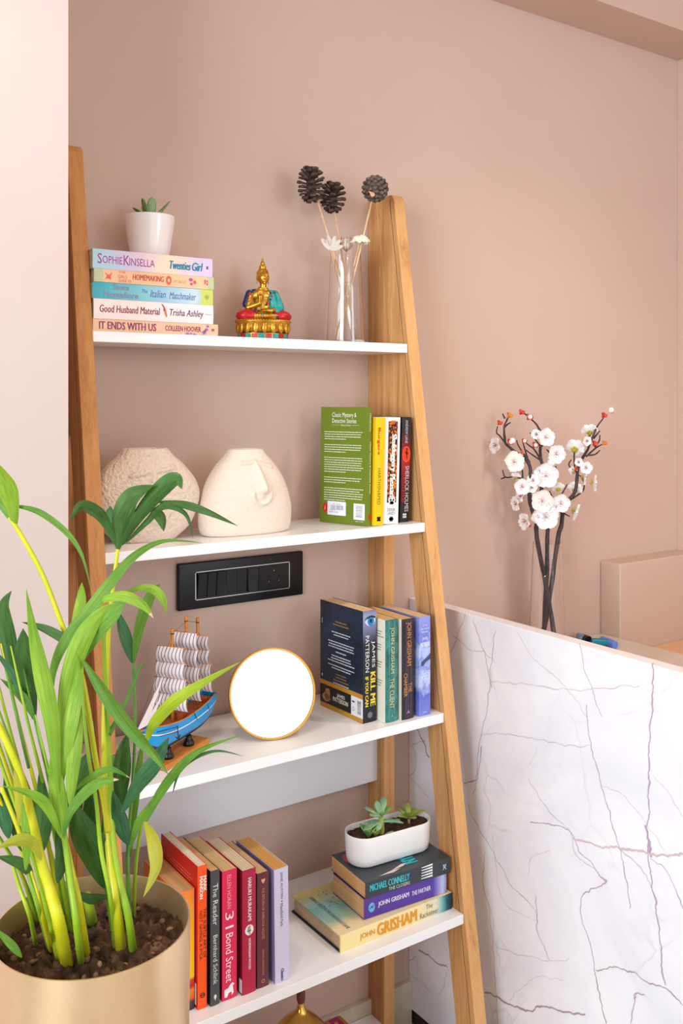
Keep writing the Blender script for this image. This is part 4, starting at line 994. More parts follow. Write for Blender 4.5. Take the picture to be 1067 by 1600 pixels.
# big rosette on a stem
st = MB().tube(smooth_path([(-0.022, -0.010, 0.044), (-0.021, -0.010, 0.060), (-0.023, -0.010, 0.078)], 5), [0.0056] * 5 + [0.005] * 5 + [0.0042], 10).build('succulent_stem', SUC3, ov, smooth=True)
c = Vector((-0.023, -0.010, 0.080))
for az, el, L, wd, mm in [(200, 20, 0.034, 0.0075, SUC2), (150, 28, 0.036, 0.0080, SUC2), (100, 62, 0.028, 0.0075, SUC2), (40, 50, 0.036, 0.0072, SUC2), (10, 20, 0.030, 0.0075, SUC1), (75, 30, 0.030, 0.0080, SUC2), (270, 50, 0.018, 0.0050, SUC1)]:
    a, e = radians(az), radians(el); fat_leaf(ov, c, c + Vector((cos(a) * cos(e), sin(a) * cos(e), sin(e))) * L, wd, 0.0035, mm, 0.04)
c2 = Vector((-0.022, -0.010, 0.070))
for az, el, L, wd in [(188, -8, 0.044, 0.0065), (-6, -14, 0.050, 0.0065), (140, -12, 0.034, 0.0065), (215, -25, 0.022, 0.006)]:
    a, e = radians(az), radians(el); fat_leaf(ov, c2, c2 + Vector((cos(a) * cos(e), sin(a) * cos(e), sin(e))) * L, wd, 0.0038, SUC2, 0.05)
for cc_, R_, mm, nl, el0 in [(Vector((0.048, 0.000, 0.056)), 0.032, SUC3, 9, 30), (Vector((-0.052, -0.012, 0.049)), 0.025, SUC1, 7, 58), (Vector((-0.037, -0.014, 0.048)), 0.018, SUC3, 4, 55)]:
    for k in range(nl):
        a = 2 * pi * k / nl + 0.4; e = radians(el0 + (12 if k % 2 else -8))
        fat_leaf(ov, cc_, cc_ + Vector((cos(a) * cos(e), sin(a) * cos(e), sin(e))) * R_ * (0.9 + 0.2 * (k % 3) / 2), 0.0062, 0.0032, mm, 0.06)
MB().tube([(0.048, 0.0, 0.044), (0.048, 0.0, 0.058)], 0.003, 8).build('succulent_stem', mat('stem_brown', (170, 140, 110), 0.7), ov, smooth=True)
for k, (x, y, a) in enumerate([(-0.020, -0.028, 0.1), (0.020, 0.010, -0.1)]):
    fat_leaf(ov, (x - 0.008, y, 0.051), (x + 0.016, y + 0.003, 0.053), 0.004, 0.002, [SUC2, mat('leaf_pink_grey', (206, 190, 196), 0.5)][k], name='fallen_leaf')

# ------------------------------------------------------------------ seated figurine
FG = noisy('gilded_brass', [(0.3, (176, 120, 30)), (0.7, (226, 176, 72))], nscale=60, rough=0.3, metal=0.85, bstr=0.15)
TURQ = noisy('turquoise_inlay', [(0.3, (20, 120, 120)), (0.7, (50, 180, 176))], nscale=120, rough=0.35)
CORAL = noisy('coral_inlay', [(0.3, (160, 16, 24)), (0.7, (214, 30, 40))], nscale=120, rough=0.3)
NAVY = mat('lapis_inlay', (32, 44, 96), 0.3)
fig = thing('seated_buddha_figurine', 'gilded seated figurine with turquoise and red inlay on a lotus base', 'figurine', (0.8930, -0.0750, Z1 + 0.0003), (0, 0, radians(-12)))
FS = 0.156 / 1.30       # working units: total height 1.30
def S(*p): return tuple(q * FS for q in p)
b_ = MB().lathe([(0, 0), (0.40 * FS, 0), (0.40 * FS, 0.095 * FS), (0, 0.095 * FS)], 44, sy=0.72, close=False).build('plinth', FG, fig)
for k in range(22):
    a0, a1 = 2 * pi * (k + 0.06) / 22, 2 * pi * (k + 0.94) / 22; r = 0.402 * FS
    vs = [(rr_ * cos(a), rr_ * sin(a) * 0.72, z) for rr_ in (r, r * 1.015) for a in (a0, a1) for z in (0.006 * FS, 0.090 * FS)]
    MB().add(vs, [(4, 6, 7, 5), (0, 4, 5, 1), (2, 3, 7, 6), (1, 5, 7, 3), (0, 2, 6, 4)]).build('inlay_tile', TURQ if k % 2 else CORAL, fig, label='turquoise inlay tile' if k % 2 else 'red inlay tile')
lot = MB().lathe([(0, 0.095 * FS), (0.36 * FS, 0.095 * FS), (0.40 * FS, 0.14 * FS), (0.425 * FS, 0.20 * FS), (0.43 * FS, 0.255 * FS), (0.455 * FS, 0.27 * FS), (0.46 * FS, 0.285 * FS), (0.44 * FS, 0.30 * FS), (0.40 * FS, 0.315 * FS), (0, 0.315 * FS)], 48, sy=0.72, close=False).build('lotus_base', FG, fig, smooth=True)
for k in range(18):
    a = 2 * pi * k / 18
    c = Vector((0.415 * FS * cos(a), 0.415 * FS * sin(a) * 0.72, 0.178 * FS)); nrm = Vector((cos(a) * 0.72, sin(a), 0)).normalized(); sd = Vector((-nrm.y, nrm.x, 0))
    Rm = Matrix((sd, nrm, Vector((0, 0, 1)))).transposed()
    m_ = MB().ball(c, (0.052 * FS, 0.030 * FS, 0.085 * FS), 10, 8, Rm)
    m_.build('petal', FG, lot, smooth=True)
m_ = MB()
for k in range(60):
    a = 2 * pi * k / 60; m_.ball((0.435 * FS * cos(a), 0.435 * FS * sin(a) * 0.72, 0.300 * FS), 0.013 * FS, 6, 4)
q = m_.build('bead_rim', FG, lot, smooth=True); q['kind'] = 'stuff'
# body as one continuous surface
m_ = MB()
def ell(c, r, rot=None): m_.ball(S(*c), S(*r), 20, 14, rot)
def capsule(a, b, r0, r1, n=9):
    A, B = Vector(a), Vector(b)
    for i in range(n + 1):
        t = i / n; m_.ball(S(*A.lerp(B, t)), (r0 + (r1 - r0) * t) * FS, 14, 10)
ell((0, 0.03, 0.39), (0.22, 0.16, 0.10)); ell((0, 0.02, 0.55), (0.155, 0.11, 0.20)); ell((0, 0.02, 0.70), (0.205, 0.105, 0.11))
ell((0, 0.02, 0.79), (0.10, 0.07, 0.06)); capsule((0, 0.015, 0.78), (0, 0.0, 0.90), 0.058, 0.050)
ell((0, -0.005, 0.985), (0.088, 0.090, 0.118)); ell((0, 0.03, 1.05), (0.098, 0.095, 0.09)); ell((0, 0.03, 1.14), (0.060, 0.058, 0.06)); ell((0, 0.03, 1.20), (0.036, 0.036, 0.05)); ell((0, 0.03, 1.255), (0.018, 0.018, 0.04))
ell((0, -0.094, 0.975), (0.014, 0.018, 0.035)); ell((0, -0.098, 0.958), (0.018, 0.014, 0.012)); ell((0, -0.082, 0.925), (0.026, 0.014, 0.010)); ell((0, -0.075, 0.892), (0.025, 0.02, 0.018))
for sx in (-1, 1):
    ell((0.035 * sx, -0.080, 1.005), (0.022, 0.012, 0.009)); ell((0.038 * sx, -0.076, 1.03), (0.028, 0.012, 0.006))
    ell((0.092 * sx, 0.02, 0.985), (0.014, 0.022, 0.055)); ell((0.095 * sx, 0.02, 0.915), (0.011, 0.014, 0.040))
    capsule((0.19 * sx, 0.03, 0.70), (0.25 * sx, -0.02, 0.50), 0.062, 0.052)
    capsule((0.12 * sx, 0.02, 0.385), (0.35 * sx, -0.05, 0.365), 0.095, 0.070)
    capsule((0.35 * sx, -0.06, 0.36), (0.02 * sx, -0.19, 0.365), 0.065, 0.042)
capsule((-0.25, -0.02, 0.50), (-0.10, -0.14, 0.56), 0.050, 0.036); capsule((-0.10, -0.14, 0.57), (-0.095, -0.150, 0.66), 0.036, 0.046, 5)
for k in range(4): capsule((-0.130 + k * 0.022, -0.152, 0.67), (-0.128 + k * 0.022, -0.150, 0.765 - 0.012 * abs(k - 1.4)), 0.0135, 0.010, 6)
capsule((-0.060, -0.155, 0.62), (-0.035, -0.160, 0.70), 0.014, 0.010, 5)
capsule((0.25, -0.02, 0.50), (0.08, -0.15, 0.455), 0.050, 0.036); capsule((0.09, -0.15, 0.455), (-0.04, -0.17, 0.450), 0.034, 0.022, 5)
for k in range(4): capsule((0.00, -0.150 - 0.016 * k, 0.462 - 0.006 * k), (-0.085, -0.150 - 0.014 * k, 0.462 - 0.006 * k), 0.012, 0.009, 5)
body = m_.build('body', FG, fig)
md = body.modifiers.new('merge', 'REMESH'); md.mode = 'VOXEL'; md.voxel_size = 0.00075; md.use_smooth_shade = True
md = body.modifiers.new('soften', 'SMOOTH'); md.factor = 0.6; md.iterations = 4
# inlaid robe: shoulder wrap and knees
def shell(c, r, th0, th1, ph0, ph1, m2, name, nth=18, nph=12, off=1.05):
    vs = []
    for i in range(nth + 1):
        for j in range(nph + 1):
            th = radians(th0 + (th1 - th0) * i / nth); ph = radians(ph0 + (ph1 - ph0) * j / nph)
            vs.append(S(c[0] + r[0] * off * cos(ph) * cos(th), c[1] + r[1] * off * cos(ph) * sin(th), c[2] + r[2] * off * sin(ph)))
    fs = [(i * (nph + 1) + j, (i + 1) * (nph + 1) + j, (i + 1) * (nph + 1) + j + 1, i * (nph + 1) + j + 1) for i in range(nth) for j in range(nph)]
    o = MB().add(vs, fs).build(name, m2, fig, smooth=True)
    sd = o.modifiers.new('thick', 'SOLIDIFY'); sd.thickness = 0.0012; sd.offset = 1
    return o
def drape(parts, m2, name):
    q = MB()
    for a_, b2_, r0, r1 in parts:
        A_, B_ = Vector(a_), Vector(b2_)
        for i_ in range(9):
            t_ = i_ / 8; q.ball(S(*A_.lerp(B_, t_)), (r0 + (r1 - r0) * t_) * FS, 14, 10)
    o_ = q.build(name, m2, fig)
    md_ = o_.modifiers.new('merge', 'REMESH'); md_.mode = 'VOXEL'; md_.voxel_size = 0.0009; md_.use_smooth_shade = True
    md_ = o_.modifiers.new('soften', 'SMOOTH'); md_.factor = 0.6; md_.iterations = 4
drape([((0.10, 0.01, 0.735), (0.19, 0.02, 0.72), 0.065, 0.075), ((0.19, 0.02, 0.72), (0.265, -0.02, 0.52), 0.078, 0.078), ((0.13, -0.03, 0.68), (0.16, -0.05, 0.50), 0.080, 0.070), ((0.265, -0.03, 0.50), (0.20, -0.10, 0.455), 0.070, 0.050)], TURQ, 'turquoise_robe')
drape([((-0.12, 0.045, 0.745), (-0.20, 0.05, 0.72), 0.062, 0.075), ((-0.20, 0.05, 0.72), (-0.265, 0.03, 0.56), 0.075, 0.066)], NAVY, 'shoulder_wrap')
shell((-0.25, -0.04, 0.37), (0.185, 0.125, 0.092), 120, 312, -50, 68, CORAL, 'knee_cloth')
shell((0.25, -0.04, 0.37), (0.185, 0.125, 0.092), 228, 420, -50, 68, CORAL, 'knee_cloth')
for k, (x, y, z, mm, r) in enumerate([(0.085, -0.100, 0.74, NAVY, 0.020), (0.100, -0.108, 0.69, CORAL, 0.022), (0.080, -0.112, 0.635, NAVY, 0.018), (0.050, -0.115, 0.58, CORAL, 0.022), (0.015, -0.118, 0.545, NAVY, 0.018), (0.155, -0.10, 0.745, NAVY, 0.016),
                                      (-0.25, -0.105, 0.71, CORAL, 0.024), (-0.27, -0.09, 0.64, CORAL, 0.020), (-0.23, -0.10, 0.77, TURQ, 0.016),
                                      (-0.07, -0.205, 0.38, TURQ, 0.024), (0.10, -0.190, 0.375, TURQ, 0.024), (0.17, -0.185, 0.350, NAVY, 0.024), (-0.20, -0.155, 0.43, NAVY, 0.020), (-0.13, -0.175, 0.445, NAVY, 0.020), (-0.075, -0.200, 0.335, CORAL, 0.016)]):
    p_ = MB().ball(S(x, y, z), S(r, 0.012, r), 10, 8).build('inlay_stone', mm, fig, smooth=True)

# ------------------------------------------------------------------ glass vases
def glass_vase(name, label, loc, rb, rt, H_, th=0.0016, group='glass vases'):
    o = MB().lathe([(0, 0), (rb, 0), (rb + (rt - rb) * 0.5, H_ * 0.5), (rt, H_), (rt - th, H_), (rb + (rt - rb) * 0.5 - th, H_ * 0.5), (rb - th, 0.006), (0, 0.006)], 64, close=False).build(name, GLASS)
    autosmooth(o, 40); o.location = loc
    bm = bmesh.new(); bm.from_mesh(o.data); bmesh.ops.remove_doubles(bm, verts=bm.verts[:], dist=1e-6); bmesh.ops.recalc_face_normals(bm, faces=bm.faces[:]); bm.to_mesh(o.data); bm.free()
    tag(o, label, 'vase', group); return o
V1 = Vector((1.0860, -0.0700, Z1 + 0.0003))
glass_vase('glass_vase', 'clear tapering glass vase holding pine cone sticks on the top shelf', V1, 0.0385, 0.0305, 0.1840)

STICK = noisy('rattan_stick', [(0.3, (214, 170, 124)), (0.7, (236, 200, 158))], nscale=60, rough=0.6)
CONE = noisy('cone_brown', [(0.35, (44, 32, 30)), (0.65, (98, 74, 66))], nscale=90, rough=0.75)
CONE_C = noisy('closed_cone', [(0.35, (74, 60, 54)), (0.65, (122, 104, 96))], nscale=90, rough=0.75)
CREAM = mat('dried_petal_cream', (246, 234, 214), 0.8)
CREAM_W = leafmat('dried_petal_white', (240, 230, 222), (250, 242, 234), 0.8, 0.3)
def stick(label, p0, p1, name='pine_cone_stick', group='sticks in the glass vase', r=0.0017):
    t_ = thing(name, label, 'dried flower' if 'flower' in name else 'pine cone stick', p0, group=group)
    MB().tube([Vector((0, 0, 0)), Vector(p1) - Vector(p0)], [r, r * 1.15], 8).build('stick', STICK, t_, smooth=True)
    return t_
def frame(ax):
    ax = Vector(ax).normalized(); a = ax.cross(Vector((0, 0, 1)) if abs(ax.z) < 0.95 else Vector((1, 0, 0))).normalized(); b2 = ax.cross(a)
    return Matrix((a, b2, ax)).transposed()
def open_cone(parent, c, ax, R_, L_, seed, m1=CONE):
    F = frame(ax); mb = MB(); rnd = random.Random(seed); n = 46
    mb.ball(c, (R_ * 0.35, R_ * 0.35, L_ * 0.42), 12, 8, F)
    for k in range(n):
        t = (k + 0.5) / n; ang = k * 2.39996
        z = (t - 0.5) * L_ * 0.85
        rad = R_ * (sin(pi * (0.12 + 0.80 * (1 - t)) ** 0.9) ** 0.6)
        el = radians(-18 + 88 * t ** 1.3)
        d = F @ Vector((cos(ang) * cos(el), sin(ang) * cos(el), sin(el)))
        sidev = F @ Vector((-sin(ang), cos(ang), 0)); nn = d.cross(sidev).normalized()
        b0 = Vector(c) + F @ Vector((0, 0, z)); Ls = rad * (1.0 if t < 0.9 else 0.8)
        ws = R_ * 0.21; th = R_ * 0.065
        vs = []
        for s_, w1, t1 in ((0.15, 0.35, 0.7), (0.6, 0.8, 0.8), (0.88, 1.0, 1.5), (1.0, 0.7, 1.0)):
            q = b0 + d * Ls * s_ - nn * 0.12 * Ls * s_ * s_
            vs += [q - sidev * ws * w1 - nn * th * t1, q + sidev * ws * w1 - nn * th * t1, q + sidev * ws * w1 + nn * th * t1, q - sidev * ws * w1 + nn * th * t1]
        fs = [(i * 4 + a, i * 4 + (a + 1) % 4, (i + 1) * 4 + (a + 1) % 4, (i + 1) * 4 + a) for i in range(3) for a in range(4)] + [(3, 2, 1, 0), (12, 13, 14, 15)]
        mb.add(vs, fs)
    o = mb.build('pine_cone', m1, parent); o['kind'] = 'stuff'; return o
def closed_cone(parent, c, ax, R_, m1=CONE_C):
    F = frame(ax); mb = MB(); mb.ball(c, R_ * 0.80, 20, 14)
    n = 84
    for k in range(n):
        t = (k + 0.5) / n; z = 1 - 2 * t; ang = k * 2.39996; r = sqrt(1 - z * z)
        d = F @ Vector((cos(ang) * r, sin(ang) * r, z))
        Fr = frame(d); mb.ball(Vector(c) + d * R_ * 0.86, (R_ * 0.21, R_ * 0.15, R_ * 0.17), 8, 6, Fr)
    o = mb.build('pine_cone', m1, parent, smooth=True); o['kind'] = 'stuff'; return o
s0 = 1.905
vb_ = lambda px, py, s: at(px, py, s)
def rel(p, q): return Vector(p) - Vector(q)
base = V1 + Vector((0.015, 0.004, 0.0070))
base1 = V1 + Vector((0.028, -0.010, 0.0080)); top = at(495, 310, 1.86)
t_ = stick('dark open pine cone on a stick, furthest left in the glass vase', base1, top)
open_cone(t_, at(486, 291, 1.855) - base1, (-0.05, -0.05, 1), 0.0285, 0.060, 1)
base2 = V1 + Vector((0.031, 0.006, 0.0080)); top = at(523, 331, 1.895)
t_ = stick('dark open pine cone on a stick just right of the tallest cone', base2, top)
open_cone(t_, at(520, 311, 1.895) - base2, (0.05, 0.0, 1), 0.0270, 0.050, 2)
base3 = V1 + Vector((-0.024, -0.012, 0.0080)); top = at(581, 313, 1.875)
t_ = stick('rounded tight grey brown pine cone on a stick in front of the oak post top', base3, top)
closed_cone(t_, at(586, 295, 1.875) - base3, (0.5, 0.3, 1), 0.0268)
m_ = MB().poly([(-0.006, 0.006), (0.001, 0.003), (0.006, 0.0), (0.005, -0.004), (0.0, -0.006), (-0.003, -0.002)], at(581, 303, 1.8485) - base3, Vector((FY, -FX, 0)), UP)
m_.build('wood_chip', mat('chip_tan', (214, 160, 120), 0.7), t_)
# dried cream flowers
def petal_shell(mb, c, d, up, L_, W_, cup=0.3, rows=5, cols=4):
    d = Vector(d).normalized(); sd = d.cross(up).normalized(); nn = sd.cross(d).normalized(); vs = []
    for i in range(rows + 1):
        t = i / rows; w_ = W_ * sin(pi * min(0.93, 0.16 + 0.78 * t)) ** 0.75
        for j in range(cols + 1):
            u = j / cols * 2 - 1
            vs.append(Vector(c) + d * L_ * t + sd * w_ * u * 0.5 + nn * (cup * L_ * (t * t) * 0.5 + cup * W_ * 0.35 * u * u))
    return mb.add(vs, [(i * (cols + 1) + j, i * (cols + 1) + j + 1, (i + 1) * (cols + 1) + j + 1, (i + 1) * (cols + 1) + j) for i in range(rows) for j in range(cols)])
for (px, py, s, bx, by, lbl, kind) in [(516, 386, 1.875, 0.024, 0.010, 'white dried flower with open pod petals at the left of the glass vase rim', 0), (541, 389, 1.885, 0.004, 0.012, 'white dried bud flower at the middle of the glass vase rim', 1), (563, 374, 1.872, -0.022, 0.004, 'cream ruffled dried flower at the right of the glass vase rim', 2)]:
    p0 = V1 + Vector((bx, by, 0.0080)); p1 = at(px, py, s)
    t_ = stick(lbl, p0, p1, name='dried_flower', r=0.0011)
    c = p1 - p0; rnd = random.Random(px)
    if kind == 0:
        for k in range(5):
            a = radians(-90 + (k - 2) * 28); d = Vector((FY, -FX, 0)) * sin(radians((k - 1.5) * 32)) + UP * cos(radians((k - 1.5) * 32)) + Vector((0, -0.2, 0))
            petal_shell(MB(), c - UP * 0.004, d, Vector((-FX, -FY, 0)), 0.027, 0.011, 0.45).build('petal', CREAM_W, t_, smooth=True)
        m_ = MB()
        for k in range(8): m_.tube([c, c + Vector((cos(k) * 0.012 - 0.006, sin(k) * 0.01, 0.008 + 0.002 * k))], 0.0004, 4)
        q = m_.build('husk_fibre', mat('husk_brown', (150, 100, 80), 0.8), t_); q['kind'] = 'stuff'
    elif kind == 1:
        MB().ball(c + Vector((0, 0, 0.010)), (0.0075, 0.0075, 0.011), 10, 8).build('flower_heart', mat('dried_heart_cream', (250, 240, 228), 0.8), t_, smooth=True)
        for k in range(8):
            a = 2 * pi * k / 8; petal_shell(MB(), c, Vector((cos(a) * 0.45, sin(a) * 0.45, 1)), Vector((cos(a), sin(a), 0)) * -1, 0.020, 0.013, -0.4).build('petal', CREAM_W, t_, smooth=True)
        m_ = MB()
        for k in range(9):
            a = 2 * pi * k / 9; m_.tube([c + Vector((0, 0, -0.006)), c + Vector((cos(a) * 0.012, sin(a) * 0.012, 0.006)), c + Vector((cos(a) * 0.010, sin(a) * 0.010, 0.024))], 0.0005, 4)
        q = m_.build('husk_fibre', mat('husk_brown', (150, 100, 80), 0.8), t_); q['kind'] = 'stuff'
    else:
        m_ = MB()
        for k in range(80):
            a = k * 2.4; r = 0.004 + 0.011 * sqrt(k / 80)
            cpt = c + Vector((r * cos(a) * 1.1, r * sin(a) * 0.9, 0.004 - 0.010 * (k / 80) + rnd.uniform(-0.002, 0.002)))
            m_.ball(cpt, (0.0050, 0.0038, 0.0026), 8, 6, Matrix.Rotation(a, 3, 'Z') @ Matrix.Rotation(rnd.uniform(-.6, .6), 3, 'Y'))
        q = m_.build('petals', CREAM, t_, smooth=True); q['kind'] = 'stuff'

# ------------------------------------------------------------------ ship model
TOY = wood('ship_wood', [(0.3, (170, 96, 36)), (0.55, (214, 140, 62)), (0.75, (230, 160, 84))], 0.4, 'x')
TOYD = mat('ship_deck_brown', (176, 92, 40), 0.5)
HBL = mat('hull_blue', (0, 156, 228), 0.3); HWH = mat('hull_white', (240, 244, 248), 0.4); HKL = mat('hull_keel', (52, 50, 52), 0.5)
THR = mat('rigging_thread', (50, 42, 44), 0.9); IRON = mat('cannon_black', (16, 16, 18), 0.3)
sailm = mat('sail_cloth', (236, 226, 232), 0.85)
nt = sailm.node_tree; p = nt.nodes['Principled BSDF']
wv = nt.nodes.new('ShaderNodeTexWave'); wv.bands_direction = 'Y'; wv.inputs['Scale'].default_value = 46; wv.inputs['Distortion'].default_value = 0.0
nt.links.new(coords(nt, (1, 1, 1)), wv.inputs['Vector'])
nt.links.new(ramp(nt, wv.outputs['Fac'], [(0.0, (70, 66, 90)), (0.06, (90, 86, 108)), (0.12, (236, 226, 232))]), p.inputs['Base Color'])
ship = thing('sailing_ship_model', 'wooden sailing ship model with bright blue hull and striped sails', 'model ship', (0.6820, -0.1580, Z3 + 0.0003), (0, 0, radians(32.9)))
# local x runs bow (-) to stern (+)
MB().box(-0.0680, 0.0680, -0.0200, 0.0200, 0, 0.0100, 0.001).build('base_board', TOY, ship)
for x in (-0.040, 0.024):
    MB().lathe([(0.0, 0.0101), (0.0095, 0.0101), (0.0100, 0.014), (0.0072, 0.0190), (0.0045, 0.0230), (0.0052, 0.0270), (0, 0.0270)], 18, (x, -0.004, 0), close=False).build('stand_post', IRON, ship, smooth=True)
def hull_sec(t):          # t 0 bow .. 1 stern -> half width, keel z, sheer z
    w_ = 0.0210 * (sin(pi * min(1, (t * 0.80 + 0.0)) ** 0.75) ** 0.62 if t > 0 else 0.0) if t < 0.62 else 0.0210 - 0.006 * ((t - 0.62) / 0.38) ** 2
    kz = 0.0270 + 0.020 * max(0, (0.22 - t) / 0.22) ** 2 + 0.010 * max(0, (t - 0.72) / 0.28) ** 2
    sz = 0.0690 + 0.009 * ((0.45 - t) / 0.45) ** 2 * (t < 0.45) + 0.010 * max(0, (t - 0.45) / 0.55) ** 1.6
    return max(w_, 0.0008), kz, sz
HLN = 0.190
def hull_strip(f0, f1, m2, name, off=0.0, close_stern=True):
    nx, nz = 40, 8; mb = MB(); vs = []
    for i in range(nx + 1):
        t = i / nx; w_, kz, sz = hull_sec(t)
        for side in (-1, 1):
            for j in range(nz + 1):
                f = f0 + (f1 - f0) * j / nz; z = kz + (sz - kz) * f
                ww = w_ * (0.12 + 0.88 * min(1, f * 1.35) ** 0.55) + off
                xr = (t - 0.5) * HLN + (0.006 * f if t > 0.8 else 0) - (0.010 * f * max(0, 1 - t * 4))
                vs.append((xr, side * ww, z))
    n = 2 * (nz + 1)
    fs = [(i * n + s_ * (nz + 1) + j, (i + 1) * n + s_ * (nz + 1) + j, (i + 1) * n + s_ * (nz + 1) + j + 1, i * n + s_ * (nz + 1) + j + 1) for i in range(nx) for s_ in (0, 1) for j in range(nz)]
    for i in (0, nx):
        fs += [(i * n + j, i * n + j + 1, i * n + nz + 2 + j, i * n + nz + 1 + j) for j in range(nz)]
    return autosmooth(mb.add(vs, fs).build(name, m2, ship), 50)
hull_strip(0.0, 0.20, HKL, 'keel'); hull_strip(0.20, 0.66, HBL, 'hull'); hull_strip(0.66, 0.72, HWH, 'white_stripe', 0.0003); hull_strip(0.72, 1.0, HBL, 'upper_hull')
mb = MB(); vs = []; nx = 40
for i in range(nx + 1):
    t = i / nx; w_, kz, sz = hull_sec(t)
    for y in (-w_ * 0.99, w_ * 0.99): vs.append(((t - 0.5) * HLN, y, sz - 0.006))
mb.add(vs, [(2 * i, 2 * i + 1, 2 * i + 3, 2 * i + 2) for i in range(nx)]).build('deck', TOYD, ship)
m_ = MB()
for side in (-1, 1):
    pts = [((i / 40 - 0.5) * HLN, side * hull_sec(i / 40)[0] * 1.0, hull_sec(i / 40)[2]) for i in range(41)]
    MB().tube(pts, 0.0010, 6).build('rail', TOY, ship, smooth=True)
for x0, x1, z in ((-0.008, 0.012, 0.006), (0.070, 0.085, 0.008)):
    MB().box(x0, x1, -0.009, 0.009, 0.060, 0.068 + z).build('deck_house', TOYD, ship)
masts = [(-0.0205, 0.218, 0.189, 0.084), (0.0225, 0.230, 0.2035, 0.089), (0.0600, 0.2195, 0.190, 0.094)]
for mi_, (x, zt, top_z, bot) in enumerate(masts):
    mz = MB().lathe([(0.0, 0.060), (0.0030, 0.060), (0.0026, zt - 0.010), (0.0030, zt - 0.004), (0.0030, zt), (0.0024, zt + 0.0005), (0, zt + 0.0005)], 12, (x, 0, 0), close=False).build('mast', TOY, ship, smooth=True)
    MB().lathe([(0.0032, zt - 0.0085), (0.0032, zt - 0.0068)], 12, (x, 0, 0)).build('mast_band', THR, mz)
    tiers = 4; hh = (top_z - bot) / tiers
    for k in range(tiers):
        za = top_z - hh * k; zb = za - hh * 0.97
        wa = 0.0240 + 0.0026 * k; wb = wa + 0.0026
        MB().tube([(x - 0.004, -wa - 0.003, za), (x - 0.004, wa + 0.003, za)], 0.0011, 6).build('yard', TOY, ship, smooth=True)
        vs = []; nr, nc = 6, 8
        for i in range(nr + 1):
            for j in range(nc + 1):
                f = i / nr; u = j / nc * 2 - 1
                ww = wa + (wb - wa) * f
                vs.append((x - 0.005 - 0.008 * sin(pi * f) * (1 - 0.3 * u * u), u * ww, za + (zb - za) * f))
        o = MB().add(vs, [(i * (nc + 1) + j, i * (nc + 1) + j + 1, (i + 1) * (nc + 1) + j + 1, (i + 1) * (nc + 1) + j) for i in range(nr) for j in range(nc)]).build('sail', sailm, ship, smooth=True)
    mt = MB()
    for dx in (-0.016, 0.016):
        for sy_ in (-1, 1): mt.tube([(x, 0, zt - 0.007), (x + dx * 0.3, sy_ * 0.019, 0.069)], 0.0003, 4)
    q = mt.build('shroud', THR, ship); q['kind'] = 'stuff'
mt = MB().tube([(-0.0205, 0, 0.210), (-0.128, 0, 0.078)], 0.0003, 4).tube([(0.0225, 0, 0.222), (-0.0205, 0, 0.210)], 0.0003, 4).tube([(0.060, 0, 0.212), (0.0225, 0, 0.222)], 0.0003, 4).tube([(0.060, 0, 0.212), (0.094, 0, 0.080)], 0.0003, 4).tube([(-0.0205, 0, 0.150), (-0.118, 0, 0.074)], 0.0003, 4)
q = mt.build('stay', THR, ship); q['kind'] = 'stuff'
MB().tube([(-0.085, 0, 0.072), (-0.128, 0, 0.080)], [0.0022, 0.0012], 8).build('bowsprit', TOY, ship, smooth=True)
for k in range(2):
    MB().add([(-0.046 - k * 0.008, -0.001 - 0.002 * k, 0.150 - k * 0.030), (-0.124 + k * 0.014, -0.001, 0.081), (-0.098 + k * 0.012, -0.003, 0.082)], [(0, 1, 2)]).build('jib_sail', sailm, ship)
MB().tube([(-0.040, -0.0225, 0.066), (-0.040, -0.0235, 0.046)], 0.0009, 6).tube([(-0.046, -0.0232, 0.049), (-0.040, -0.0242, 0.043), (-0.034, -0.0232, 0.049)], 0.0009, 6).build('anchor', IRON, ship, smooth=True)
m_ = MB()
for a, b2 in (((-0.085, -0.013, 0.068), (-0.040, -0.0232, 0.064)), ((-0.080, -0.015, 0.060), (-0.040, -0.0232, 0.056)), ((0.012, -0.0222, 0.071), (0.022, -0.0225, 0.056)), ((0.060, -0.0190, 0.073), (0.066, -0.0200, 0.060))): m_.tube([a, b2], 0.0006, 5)
q = m_.build('rope', THR, ship); q['kind'] = 'stuff'

# ------------------------------------------------------------------ lantern and box on the lowest shelf
BRS = noisy('polished_brass', [(0.3, (212, 160, 70)), (0.7, (236, 190, 100))], nscale=20, rough=0.14, metal=1.0)
lan = thing('brass_lantern', 'round golden brass lantern with star cutouts and dark red handle, lowest shelf', 'lantern', (0.9050, -0.1900, 0.0453))
HB = 0.0
prof = [(0.030, 0.0), (0.034, 0.004), (0.030, 0.010), (0.056, 0.050), (0.064, 0.085), (0.066, 0.115), (0.061, 0.142), (0.050, 0.166), (0.038, 0.182), (0.025, 0.194), (0.012, 0.204), (0.0068, 0.214), (0.0054, 0.222)]
P = smooth_path([Vector((r, 0, z)) for r, z in prof], 4)
autosmooth(MB().lathe([(p_.x, p_.z) for p_ in P], 48).build('lantern_body', BRS, lan), 60)
MB().lathe([(0.0058, 0.2205), (0.0078, 0.226), (0.0078, 0.240), (0.0062, 0.250), (0.0058, 0.262), (0.0, 0.264)], 20, close=False).build('handle', mat('dark_red_handle', (98, 40, 40), 0.4), lan, smooth=True)
def prof_r(z):
    for a, b2 in zip(P[:-1], P[1:]):
        if a.z <= z <= b2.z: return a.x + (b2.x - a.x) * (z - a.z) / max(1e-6, b2.z - a.z)
    return 0.05
